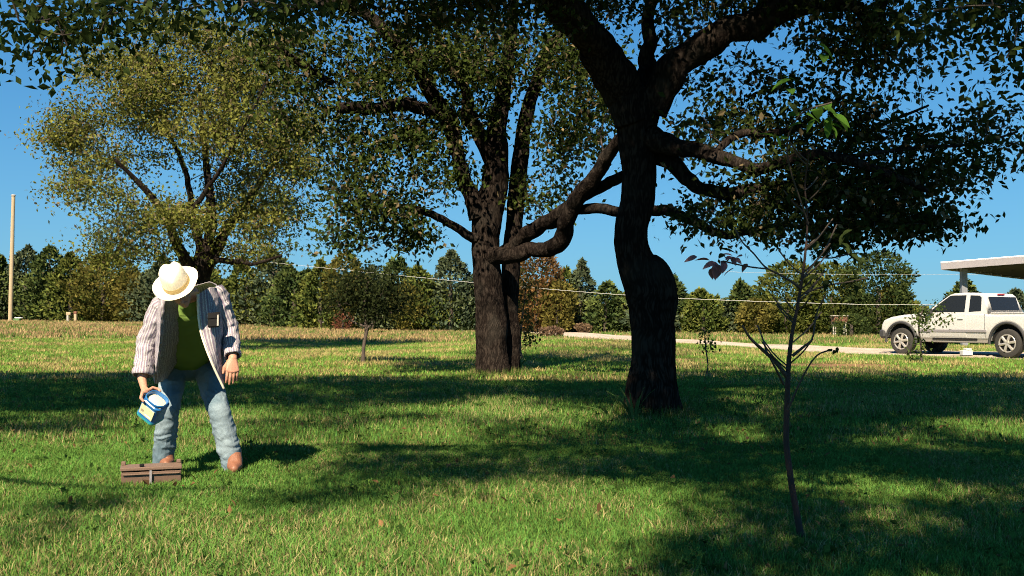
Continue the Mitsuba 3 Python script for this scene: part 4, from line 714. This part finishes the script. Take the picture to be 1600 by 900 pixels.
man = thing('person', 'man in a pale hat, striped shirt and jeans bending over with a blue tub', 'person')
scene['m_skin'] = pr((0.44, 0.225, 0.155), 0.5, specular=0.35); scene['m_tee'] = pr((0.11, 0.19, 0.035), 0.85); scene['m_boot'] = pr((0.20, 0.085, 0.05), 0.55); scene['m_sole'] = pr((0.09, 0.06, 0.045), 0.8)
def denim(p, n, uv):
    w = fbm(p.x * 5, p.y * 5, p.z * 3); f = noise(p.x * 240, p.y * 240, p.z * 240)
    return mix((0.105, 0.16, 0.205), (0.225, 0.29, 0.335), smoothstep(0.25, 0.75, w)) * (0.85 + 0.3 * f)
scene['m_denim'] = {'type': 'twosided', 'bsdf': {'type': 'diffuse', 'reflectance': proc(denim)}}
def stripes(p, n, uv):
    s = uv.x / 0.040; k = s - dr.floor(s)
    c = mix((0.29, 0.275, 0.315), (0.20, 0.16, 0.225), smoothstep(0.30, 0.34, k) * (1 - smoothstep(0.48, 0.52, k)))
    c = mix(c, (0.60, 0.58, 0.58), smoothstep(0.60, 0.63, k) * (1 - smoothstep(0.70, 0.73, k)))
    c = mix(c, (0.20, 0.15, 0.17), smoothstep(0.80, 0.82, k) * (1 - smoothstep(0.86, 0.88, k)))
    c = mix(c, (0.52, 0.51, 0.52), smoothstep(0.05, 0.08, k) * (1 - smoothstep(0.13, 0.16, k)))
    return c * (0.85 + 0.3 * noise(p.x * 160, p.y * 160, p.z * 160))
scene['m_stripe'] = {'type': 'twosided', 'bsdf': {'type': 'diffuse', 'reflectance': proc(stripes)}}
scene['m_felt'] = pr((0.74, 0.68, 0.54), 0.75); scene['m_band'] = pr((0.40, 0.30, 0.13), 0.7)
hipA, kneeA, ankA = P(272, 574, 7.98), P(263, 642, 7.66), P(255, 722, 7.78)
hipB, kneeB, ankB = P(322, 574, 7.98), P(344, 645, 7.62), P(362, 722, 7.64)
fA, fB = G(258, 736), G(366, 743); fA[1] = 7.62; fA[2] = gz(fA[0], fA[1])
pel, belly, chest = P(297, 560, 7.98), P(299, 528, 7.66), P(298, 490, 7.30)
shA, elA, wrA = P(252, 480, 7.20), P(229, 538, 7.22), P(222, 592, 7.14)
shB, elB, wrB = P(338, 462, 7.20), P(358, 515, 7.22), P(364, 560, 7.08)
neck, hA = P(298, 461, 7.10), unit([-0.17, -0.66, 0.73]); hF = unit(np.array([0.10, -1, 0]) - hA * (np.array([0.10, -1, 0]) @ hA)); hS = np.cross(hF, hA)
hat0 = P(276, 444, 6.84); hc = hat0 - hA * 0.035 - hF * 0.012
# jar frame
jw = unit([0.45, -0.50, 0.75]); jn = unit(np.array([-0.2, -1, 0]) - jw * (np.array([-0.2, -1, 0]) @ jw)); ju = np.cross(jw, jn); jc = P(240, 637, 7.05)
hand = jc + jw * 0.045 - ju * 0.088
fingers = []
for k, L in enumerate((0.90, 1.0, 0.95, 0.8)):
    s = jw * (0.034 - 0.0215 * k)
    fingers.append(chain([(hand + s * 0.9 + ju * -0.004 - jn * 0.012, 0.011), (jc + jw * 0.045 + s - ju * 0.094 - jn * 0.058, 0.0098), (jc + jw * 0.045 + s - ju * (0.094 - 0.032 * L) - jn * 0.079, 0.009), (jc + jw * 0.045 + s - ju * (0.094 - 0.056 * L) - jn * 0.077, 0.008)]))
thumb = chain([(hand + jw * 0.03 + jn * 0.008, 0.014), (jc + jw * 0.085 - ju * 0.092 + jn * 0.045, 0.0115), (jc + jw * 0.075 - ju * 0.070 + jn * 0.077, 0.010), (jc + jw * 0.068 - ju * 0.045 + jn * 0.077, 0.0088)])
palm = hull([(hand + jw * 0.034 - jn * 0.012 - ju * 0.004, 0.014), (hand - jw * 0.03 - jn * 0.012 - ju * 0.004, 0.014), (hand + jw * 0.036 + jn * 0.02 - ju * 0.01, 0.014), (hand - jw * 0.02 + jn * 0.012 - ju * 0.012, 0.014), (wrA * 0.35 + hand * 0.65, 0.022)])
dB = unit(P(362, 600, 7.02) - wrB); sB = unit(np.cross(dB, [0.35, -0.94, 0])); nB = np.cross(sB, dB)
palmB = hull([(wrB, 0.026), (wrB + dB * 0.085 + sB * 0.032, 0.013), (wrB + dB * 0.092 + sB * 0.01, 0.0135), (wrB + dB * 0.09 - sB * 0.014, 0.013), (wrB + dB * 0.082 - sB * 0.034, 0.012), (wrB + dB * 0.035 + sB * 0.03, 0.016)])
fB_ = []
for k, L in enumerate((0.92, 1.0, 0.94, 0.76)):
    b = wrB + dB * (0.088 - 0.004 * abs(k - 1)) + sB * (0.032 - 0.022 * k); cu = -nB if nB[1] < 0 else nB
    fB_.append(chain([(b, 0.0105), (b + dB * 0.040 * L + cu * 0.008 * (1 + k * .3), 0.0098), (b + dB * 0.064 * L + cu * 0.024 * (1 + k * .2), 0.009), (b + dB * 0.078 * L + cu * 0.043, 0.008)]))
thB = chain([(wrB + dB * 0.03 + sB * 0.028, 0.015), (wrB + dB * 0.062 + sB * 0.052 + cu * 0.012, 0.0115), (wrB + dB * 0.098 + sB * 0.056 + cu * 0.022, 0.009)])
skull = [hull([(hc + hF * 0.012 + hA * 0.02, 0.082), (hc - hF * 0.025 + hA * 0.02, 0.080), (hc + hF * 0.035 - hA * 0.075, 0.048), (hc + hF * 0.055 - hA * 0.105, 0.026)]),
         chain([(hc + hF * 0.092 - hA * 0.018, 0.009), (hc + hF * 0.108 - hA * 0.045, 0.012), (hc + hF * 0.095 - hA * 0.055, 0.014)]), chain([(hc + hF * 0.082 - hA * 0.078 - hS * 0.02, 0.008), (hc + hF * 0.088 - hA * 0.078, 0.009), (hc + hF * 0.082 - hA * 0.078 + hS * 0.02, 0.008)]),
         chain([(hc + hF * 0.082 - hA * 0.086 - hS * 0.016, 0.007), (hc + hF * 0.086 - hA * 0.087, 0.009), (hc + hF * 0.082 - hA * 0.086 + hS * 0.016, 0.007)]), chain([(hc + hF * 0.078 - hA * 0.004 - hS * 0.045, 0.010), (hc + hF * 0.09 - hA * 0.004, 0.011), (hc + hF * 0.078 - hA * 0.004 + hS * 0.045, 0.010)])]
for s in (-1, 1): skull.append(hull([(hc - hF * 0.01 + hS * s * 0.082 - hA * 0.01, 0.011), (hc - hF * 0.015 + hS * s * 0.084 - hA * 0.05, 0.009), (hc - hF * 0.028 + hS * s * 0.090 - hA * 0.015, 0.008)]))
torso = [hull([(chest + [-.11, 0.03, 0.02], 0.09), (chest + [.11, 0.03, 0.02], 0.09), (belly + [-.06, 0, 0], 0.10), (belly + [.06, 0, 0], 0.10)]), hull([(belly + [-.06, 0, 0], 0.10), (belly + [.06, 0, 0], 0.10), (pel + [-.07, 0, 0], 0.10), (pel + [.07, 0, 0], 0.10)]),
         chain([(chest + [0, 0.03, 0.06], 0.085), (neck, 0.06), (hc - hA * 0.06 - hF * 0.02, 0.055)]), chain([(chest + [-.1, 0.03, 0.03], 0.07), (shA, 0.058)]), chain([(chest + [.1, 0.03, 0.03], 0.07), (shB, 0.058)])]
arms = [chain([(shA, 0.055), (elA, 0.044), (elA * 0.6 + wrA * 0.4, 0.045), (wrA, 0.029)]), chain([(wrA, 0.029), (wrA * 0.35 + hand * 0.65, 0.022)]), chain([(shB, 0.055), (elB, 0.044), (elB * 0.6 + wrB * 0.4, 0.044), (wrB, 0.028)])]
legs = [chain([(pel + [-.06, 0, 0], 0.1), (hipA, 0.088), (kneeA, 0.058), (kneeA * .6 + ankA * .4, 0.055), (ankA, 0.038)]), chain([(pel + [.06, 0, 0], 0.1), (hipB, 0.088), (kneeB, 0.058), (kneeB * .6 + ankB * .4, 0.055), (ankB, 0.038)])]
body = fuse(torso + arms + legs + skull + [palm, palmB, thumb, thB] + fingers + fB_, 0.0065, 8)
obj(f'{man}__body', (body.vertices, body.faces), 'm_skin', smooth=True, label='skin of face, neck, forearms and hands')
scene['m_eye'] = pr((0.7, 0.68, 0.65), 0.2); scene['m_hair'] = pr((0.25, 0.22, 0.19), 0.8)
for s in (-1, 1):
    e = hc + hF * 0.080 - hA * 0.020 + hS * s * 0.032; obj(f'{man}__eye', cat([xf(lathe([(0.001, -.011), (.008, -.008), (.011, 0), (.008, .008), (.001, .011)], 12), frame(e, hS, hF, hA))]), 'm_eye', smooth=True)
hv = hull([(hc - hF * 0.02 + hA * 0.02, 0.088), (hc - hF * 0.045 - hA * 0.04, 0.058)]); hv = fuse([hv], 0.012, 3); obj(f'{man}__hair', (hv.vertices, hv.faces), 'm_hair', smooth=True, label='grey hair under the hat')
# tee shirt, jeans, boots
tee = fuse([hull([(chest + [-.105, 0.035, 0.02], 0.10), (chest + [.105, 0.035, 0.02], 0.10), (belly + [-.07, 0.0, 0], 0.112), (belly + [.07, 0, 0], 0.112)]), hull([(belly + [-.07, 0, 0], 0.112), (belly + [.07, 0, 0], 0.112), (pel + [-.05, -0.08, 0.015], 0.105), (pel + [.06, -0.08, 0.015], 0.105)]),
            chain([(chest + [-.1, 0.03, 0.03], 0.08), (shA, 0.066)]), chain([(chest + [.1, 0.03, 0.03], 0.08), (shB, 0.066)]), chain([(chest + [0, 0.03, 0.05], 0.10), (neck + [0, 0.02, -.02], 0.066)])], 0.014)
tee = wrinkle(tee, (10, 10, 16), 0.012, 3); obj(f'{man}__tee_shirt', (tee.vertices, tee.faces), 'm_tee', smooth=True, label='green t-shirt')
def leg(hip, knee, ank, k): return chain([(hip, 0.102), (hip * .5 + knee * .5 + [0, -0.01, 0], 0.094), (knee + [0, -0.008, 0], 0.082), (knee * .55 + ank * .45, 0.084), (ank + [0, 0, 0.02], 0.080), (ank + [0, 0, -0.03], 0.078)])
jeans = fuse([leg(hipA, kneeA, ankA, 0), leg(hipB, kneeB, ankB, 1), hull([(hipA, 0.102), (hipB, 0.102), (pel + [-.06, 0.03, 0.03], 0.115), (pel + [.06, 0.03, 0.03], 0.115)])], 0.011, 14)
jeans = wrinkle(jeans, (10, 10, 19), 0.017, 8, lambda v: 0.45 + 0.75 * sstep(0.95, 0.6, v[:, 2] - gz(v[:, 0], v[:, 1])))
obj(f'{man}__jeans', (jeans.vertices, jeans.faces), 'm_denim', smooth=True, label='worn blue jeans')
obj(f'{man}__belt', tube(catmull([pel + [0.17 * math.cos(q), 0.13 * math.sin(q) - 0.0, 0.07] for q in np.linspace(0, 2 * math.pi, 16)], 40), 0.014, 6), 'm_sole', smooth=True)
for nmb, toe, ank in (('boot', fA, ankA), ('boot', fB, ankB)):
    z0 = gz(toe[0], toe[1]); heel = np.array([ank[0] * 0.85 + toe[0] * 0.15, ank[1] + 0.06, z0]); d = unit((toe - heel) * [1, 1, 0]); sd = np.array([-d[1], d[0], 0]); L = np.linalg.norm((toe - heel)[:2]) - 0.02; up = np.array([0, 0, 1.0])
    bt = fuse([hull([(heel + up * 0.055, 0.038), (heel + up * 0.13, 0.046), (heel + d * 0.10 + up * 0.10, 0.048), (heel + d * (L - 0.10) + sd * 0.018 + up * 0.052, 0.036), (heel + d * (L - 0.10) - sd * 0.018 + up * 0.052, 0.036)]), hull([(heel + d * (L - 0.10) + sd * 0.018 + up * 0.05, 0.036), (heel + d * (L - 0.10) - sd * 0.018 + up * 0.05, 0.036), (heel + d * (L - 0.02) + up * 0.042, 0.030)]), chain([(heel + up * 0.13, 0.046), (ank + up * 0.08, 0.05)])], 0.012, 6)
    k = obj(f'{man}__boot', (bt.vertices, bt.faces), 'm_boot', smooth=True, label='brown leather boot' if nmb else None)
    sl = m3.Manifold.batch_hull([m3.Manifold.cylinder(0.022, r_, r_, 20).translate([float(q) for q in p_]) for p_, r_ in ((heel - up * 0.004, 0.038), (heel + d * (L - 0.10) - up * 0.004, 0.052), (heel + d * (L - 0.02) - up * 0.004, 0.036))])
    obj(f'{k}__sole', sl, 'm_sole', smooth=30)
# shirt: a shell hanging open from the shoulders, given as rings from one front edge round the back to the other
RING = [
  [(281, 464, 7.00), (266, 463, 7.00), (250, 468, 7.04), (258, 456, 7.28), (300, 446, 7.34), (330, 441, 7.30), (341, 450, 7.17), (328, 449, 7.03), (309, 460, 6.96)],
  [(279, 486, 7.18), (263, 486, 7.09), (249, 488, 7.02), (250, 468, 7.40), (300, 455, 7.50), (345, 456, 7.44), (350, 476, 7.20), (332, 480, 6.99), (310, 486, 6.95)],
  [(284, 524, 7.48), (264, 526, 7.25), (248, 528, 7.05), (246, 506, 7.60), (300, 484, 7.82), (344, 490, 7.74), (353, 515, 7.30), (337, 520, 6.99), (315, 522, 6.95)],
  [(278, 560, 7.74), (260, 563, 7.44), (245, 566, 7.14), (246, 548, 7.80), (298, 530, 8.12), (342, 536, 8.00), (352, 556, 7.42), (343, 562, 7.04), (331, 566, 6.95)],
  [(262, 590, 7.80), (252, 596, 7.60), (242, 598, 7.30), (246, 580, 7.90), (298, 572, 8.20), (340, 574, 8.08), (352, 580, 7.46), (352, 592, 7.12), (350, 607, 7.02)]]
def shell(grid, th, seed, nu=90, nv=70, wr=0.012):
    """grid (levels, around, 3) -> a cloth sheet with thickness, u in metres around"""
    g = np.array([catmull(r_, nu) for r_ in grid]); g = np.stack([catmull(g[:, k], nv) for k in range(nu)], 1)          # nv, nu, 3
    du, dv = np.gradient(g, axis=1), np.gradient(g, axis=0); n = np.cross(du, dv); n /= np.linalg.norm(n, axis=2, keepdims=True) + 1e-9
    arc_ = np.concatenate([np.zeros((nv, 1)), np.cumsum(np.linalg.norm(np.diff(g, axis=1), axis=2), 1)], 1)
    uu = np.broadcast_to(arc_.mean(0)[None], (nv, nu)); q = np.stack([uu * 16, np.linspace(0, 1, nv)[:, None] * 3.2 + 0 * uu, 0 * uu + seed], -1)
    amp = wr * sstep(0, 0.25, np.linspace(0, 1, nv))[:, None] + 0.004
    g = g + n * ((meshkit.fbm(q, 3, seed) - 0.5) * 2 * amp + (meshkit.fbm(g * 24, 2, seed + 4) - 0.5) * 0.012)[..., None]
    V = np.concatenate([g.reshape(-1, 3), (g - n * th).reshape(-1, 3)]); N = nu * nv
    i, j = np.meshgrid(np.arange(nv - 1), np.arange(nu - 1), indexing='ij'); a, b, c, d = i * nu + j, i * nu + j + 1, (i + 1) * nu + j + 1, (i + 1) * nu + j
    top = np.stack([a, b, c, d], -1).reshape(-1, 4); fs = [top, top[:, ::-1] + N]
    for e in (np.arange(nu), (nv - 1) * nu + np.arange(nu)[::-1], np.arange(nv)[::-1] * nu, np.arange(nv) * nu + nu - 1): fs.append(np.stack([e[1:], e[:-1], e[:-1] + N, e[1:] + N], -1))
    return V, np.vstack(fs), np.tile(np.stack([uu.ravel(), (np.linspace(0, .7, nv)[:, None] + 0 * uu).ravel()], 1), (2, 1))
v, f, uv = shell([[P(*p) for p in r_] for r_ in RING], 0.004, 5)
shirt = obj(f'{man}__shirt', (v, f), 'm_stripe', smooth=True, uv=uv, label='open long sleeved striped shirt')
edge_ = catmull([P(*RING[i][8]) for i in range(5)], 40); obj(f'{shirt}__placket', tube(edge_ + [0, -0.004, 0], 0.008, 6), 'm_felt', smooth=True)
def sleeve(pts, rad, seed):
    n, k = 46, 40; c = catmull(np.array([np.r_[p, r_] for p, r_ in zip(pts, rad)]), n); t_, a, b = frames(c[:, :3]); ang = np.linspace(0, 2 * np.pi, k)
    s = np.linspace(0, 1, n); q = np.stack([np.cos(ang)[None] * 1.2 + 0 * s[:, None], np.sin(ang)[None] * 1.2 + 0 * s[:, None], s[:, None] * 9 + 0 * ang[None]], -1)
    rr = c[:, 3:4] * (1 + 0.42 * (np.abs(meshkit.fbm(q, 3, seed) - 0.5) * 2 - 0.25))
    rr[:, -1] = rr[:, 0]
    g = c[:, None, :3] + rr[..., None] * (np.cos(ang)[None, :, None] * a[:, None] + np.sin(ang)[None, :, None] * b[:, None])
    uv = np.stack([np.broadcast_to(ang[None] * 0.078, rr.shape), s[:, None] * 0.5 + 0 * rr], -1).reshape(-1, 2)
    inner = c[:, None, :3] + 0.93 * (g - c[:, None, :3]); N = n * k; V = np.concatenate([g.reshape(-1, 3), inner.reshape(-1, 3)])
    i, j = np.meshgrid(np.arange(n - 1), np.arange(k - 1), indexing='ij'); q0 = np.stack([i * k + j, i * k + j + 1, (i + 1) * k + j + 1, (i + 1) * k + j], -1).reshape(-1, 4)
    e = (n - 1) * k + np.arange(k); return V, np.vstack([q0, q0[:, ::-1] + N, np.stack([e[:-1], e[1:], e[1:] + N, e[:-1] + N], -1)]), np.tile(uv, (2, 1))
for pts, rad, sd in (([shA + [0.03, 0, 0.01], shA + [-.01, 0, -.02], shA * .5 + elA * .5, elA, elA * .45 + wrA * .55, elA * .12 + wrA * .88], [0.082, 0.082, 0.074, 0.068, 0.066, 0.065], 21), ([shB + [-.03, 0, 0.01], shB + [.005, 0, -.02], shB * .5 + elB * .5, elB, elB * .45 + wrB * .55, elB * .1 + wrB * .9], [0.085, 0.086, 0.076, 0.066, 0.060, 0.052], 22)):
    v, f, uv = sleeve(pts, rad, sd); k = obj(f'{shirt}__sleeve', (v, f), 'm_stripe', smooth=True, uv=uv)
    d = unit(pts[-1] - pts[-2]); t_, a, b = frames(np.array([pts[-1] - d * 0.035, pts[-1]])); ang = np.linspace(0, 2 * np.pi, 33)[:-1]
    prof = [(-0.045, 0.98), (-0.03, 1.1), (-0.01, 1.13), (0.006, 1.08), (0.006, 0.9)]; V = np.vstack([pts[-1] + d * x_ + rad[-1] * (y_ * (1 + 0.06 * np.sin(ang * 5 + sd)))[:, None] * (np.cos(ang)[:, None] * a[1] + np.sin(ang)[:, None] * b[1]) for x_, y_ in prof]); kk = np.arange(32)
    obj(f'{shirt}__cuff', (V, np.vstack([np.stack([r_ * 32 + kk, r_ * 32 + (kk + 1) % 32, (r_ + 1) * 32 + (kk + 1) % 32, (r_ + 1) * 32 + kk], -1) for r_ in range(4)])), 'm_stripe', smooth=True, uv=np.stack([np.tile(ang * 0.075, 5), np.repeat(np.arange(5) * 0.01, 32)], -1), label='turned back striped cuff')
# hat
hk = thing('hat', 'cream brimmed hat on the bowed head of the man', 'hat'); HM = frame(hat0, hS, hF, hA); nh = 64
prof = [(0.080, -0.012), (0.092, 0.004), (0.093, 0.02), (0.092, 0.05), (0.088, 0.085), (0.082, 0.115), (0.066, 0.136), (0.036, 0.140), (0.001, 0.138)]
v, f = lathe(prof, nh); v = v * [0.92, 1.12, 1]; top = sstep(0.06, 0.14, v[:, 2]); v[:, 2] -= top * 0.022 * np.exp(-(v[:, 0] / 0.022) ** 2) ; fr = sstep(0.0, 0.09, v[:, 1]); v[:, 0] *= 1 - 0.18 * top * fr; v[:, 2] += -0.012 * fr * top
obj(f'{hk}__crown', xf((v, f), HM), 'm_felt', smooth=True)
v, f = lathe([(0.088, 0.004), (0.115, 0.001), (0.140, 0.004), (0.155, 0.012), (0.158, 0.015), (0.156, 0.011), (0.140, 0.000), (0.115, -0.004), (0.088, -0.002)], nh); v = v * [0.96, 1.04, 1]; v[:, 2] += 0.5 * v[:, 0] ** 2 * sstep(0.07, 0.16, np.abs(v[:, 0])) - 0.012 * sstep(0.05, 0.17, v[:, 1])
obj(f'{hk}__brim', xf((v, f), HM), 'm_felt', smooth=True)
v, f = lathe([(0.0935, 0.004), (0.0965, 0.006), (0.096, 0.030), (0.0925, 0.032)], nh); obj(f'{hk}__band', xf((v * [0.92, 1.12, 1], f), HM), 'm_band', smooth=True, label='tan hat band')
# case in the chest pocket
cM = frame(P(334, 500, 6.93), unit([1, 0.25, 0.1]), unit([-0.2, 1, -0.25]), unit([-0.05, 0.2, 1]))
ck = thing('phone_case', 'black case clipped to the chest of the striped shirt', 'case'); obj(f'{ck}__case', xf(box((0.075, 0.022, 0.10), (0, 0, 0), 0.008), cM), 'm_dark'); obj(f'{ck}__flap', xf(box((0.078, 0.006, 0.04), (0, -0.015, 0.028), 0.002), cM), 'm_dark'); obj(f'{ck}__clip', xf(box((0.012, 0.006, 0.075), (0.028, -0.0195, -0.01), 0.002), cM), 'm_grey')
# tub
def rrect(w, d, r, n=6):
    out = []
    for cx, cy, a0 in ((w / 2 - r, d / 2 - r, 0), (-w / 2 + r, d / 2 - r, 90), (-w / 2 + r, -d / 2 + r, 180), (w / 2 - r, -d / 2 + r, 270)):
        for a in np.radians(np.linspace(a0, a0 + 90, n)): out.append((cx + r * math.cos(a), cy + r * math.sin(a)))
    return np.array(out)
def ringloft(levels, cap=(True, True)):
    """levels (w, d, r, z)"""
    rings = [np.c_[rrect(w, d, r), np.full(24, z)] for w, d, r, z in levels]; V = np.vstack(rings); k = np.arange(24); fs = []
    for l in range(len(levels) - 1): fs += [np.stack([l * 24 + k, l * 24 + (k + 1) % 24, (l + 1) * 24 + (k + 1) % 24, (l + 1) * 24 + k], 1)]
    f = np.vstack(fs); f = np.vstack([f[:, [0, 1, 2]], f[:, [0, 2, 3]]]); n = len(V)
    if cap[0]: V = np.vstack([V, [[0, 0, levels[0][3]]]]); f = np.vstack([f, np.stack([0 * k + n, (k + 1) % 24, k], 1)]); n += 1
    if cap[1]: b = (len(levels) - 1) * 24; V = np.vstack([V, [[0, 0, levels[-1][3]]]]); f = np.vstack([f, np.stack([0 * k + n, b + k, b + (k + 1) % 24], 1)])
    return V, f
scene['m_blue'] = pr((0.02, 0.13, 0.36), 0.25, specular=0.5); scene['m_label'] = pr((0.62, 0.60, 0.36), 0.5); scene['m_corn'] = pr((0.70, 0.62, 0.42), 0.8); scene['m_teal'] = pr((0.03, 0.28, 0.30), 0.3); scene['m_print'] = pr((0.30, 0.27, 0.20), 0.5)
JM = frame(jc, ju, -jn, jw); tub = thing('tub', 'blue plastic tub with a pale label held tilted by the man', 'tub')
obj(f'{tub}__body', xf(ringloft([(0.13, 0.11, 0.025, -0.088), (0.148, 0.128, 0.03, -0.080), (0.152, 0.132, 0.03, -0.06), (0.146, 0.126, 0.03, -0.055), (0.146, 0.126, 0.03, 0.045), (0.152, 0.132, 0.032, 0.05), (0.152, 0.132, 0.034, 0.062), (0.136, 0.118, 0.034, 0.068), (0.136, 0.118, 0.034, 0.070)], (True, False)), JM), 'm_blue', smooth=35)
obj(f'{tub}__rim', xf(ringloft([(0.136, 0.118, 0.04, 0.070), (0.146, 0.128, 0.05, 0.074), (0.146, 0.128, 0.05, 0.088), (0.138, 0.120, 0.05, 0.090), (0.132, 0.114, 0.05, 0.084), (0.130, 0.112, 0.05, 0.062)], (False, False)), JM), 'm_blue', smooth=35, label='blue rim of the open tub')
obj(f'{tub}__base_ring', xf(ringloft([(0.1535, 0.1335, 0.031, -0.079), (0.1545, 0.1345, 0.031, -0.075), (0.1545, 0.1345, 0.031, -0.066), (0.1535, 0.1335, 0.031, -0.062)], (False, False)), JM), 'm_teal', smooth=35)
obj(f'{tub}__label', xf(box((0.112, 0.003, 0.082), (0, -0.0645, -0.005), 0.001), JM), 'm_label', label='pale yellow paper label'); obj(f'{tub}__emblem', xf(box((0.022, 0.002, 0.022), (-0.034, -0.0668, -0.012), 0.0008), JM), 'm_print', label='small grey square mark on the label')
obj(f'{tub}__emblem', xf(box((0.05, 0.002, 0.010), (0.018, -0.0668, -0.030), 0.0008), JM), 'm_white', label='pale bar printed on the label')
cv, cf = ringloft([(0.130, 0.112, 0.05, 0.060), (0.08, 0.07, 0.03, 0.072)], (False, True)); obj(f'{tub}__contents', xf((cv, cf), JM), 'm_corn', smooth=True, label='cream coloured grain inside the tub')
# box on the grass
scene['m_brownbox'] = pr((0.105, 0.066, 0.047), 0.5); scene['m_brownlid'] = pr((0.14, 0.092, 0.068), 0.45)
bl, br = G(189, 759), G(283, 755); u = unit((br - bl) * [1, 1, 0]); w = np.array([-u[1], u[0], 0]); L = np.linalg.norm(br - bl); bz = min(bl[2], br[2]) - 0.01
BM = frame(np.array([bl[0], bl[1], bz]), u, w, [0, 0, 1]); bx_ = thing('box', 'low brown lidded box on the grass at the feet of the man', 'box'); H, D = 0.118, 0.17
obj(f'{bx_}__body', xf(box((L, D, H - 0.02), (L / 2, D / 2, H / 2 - 0.01), 0.004), BM), 'm_brownbox')
obj(f'{bx_}__lid', xf(cat([box((L + .012, D + .012, 0.022), (L / 2, D / 2, H - 0.0), 0.004)]), BM), 'm_brownlid')
obj(f'{bx_}__ledge', xf(box((L - 0.02, 0.016, 0.008), (L / 2, -0.008, H - 0.034), 0.002), BM), 'm_brownlid'); obj(f'{bx_}__latch', xf(box((0.016, 0.007, 0.092), (L * 0.49, -0.0185, 0.062), 0.002), BM), 'm_fascia', label='pale metal latch strap')
obj(f'{bx_}__knob', xf(cat([box((0.03, 0.018, 0.022), (L * 0.34, 0.02, H + 0.021), 0.005)]), BM), 'm_dark', label='dark knob on the lid')
for ex in (0.012, L - 0.012): obj(f'{bx_}__hinge', xf(box((0.03, 0.03, 0.026), (ex, D - 0.02, H + 0.0225), 0.005), BM), 'm_brownlid')
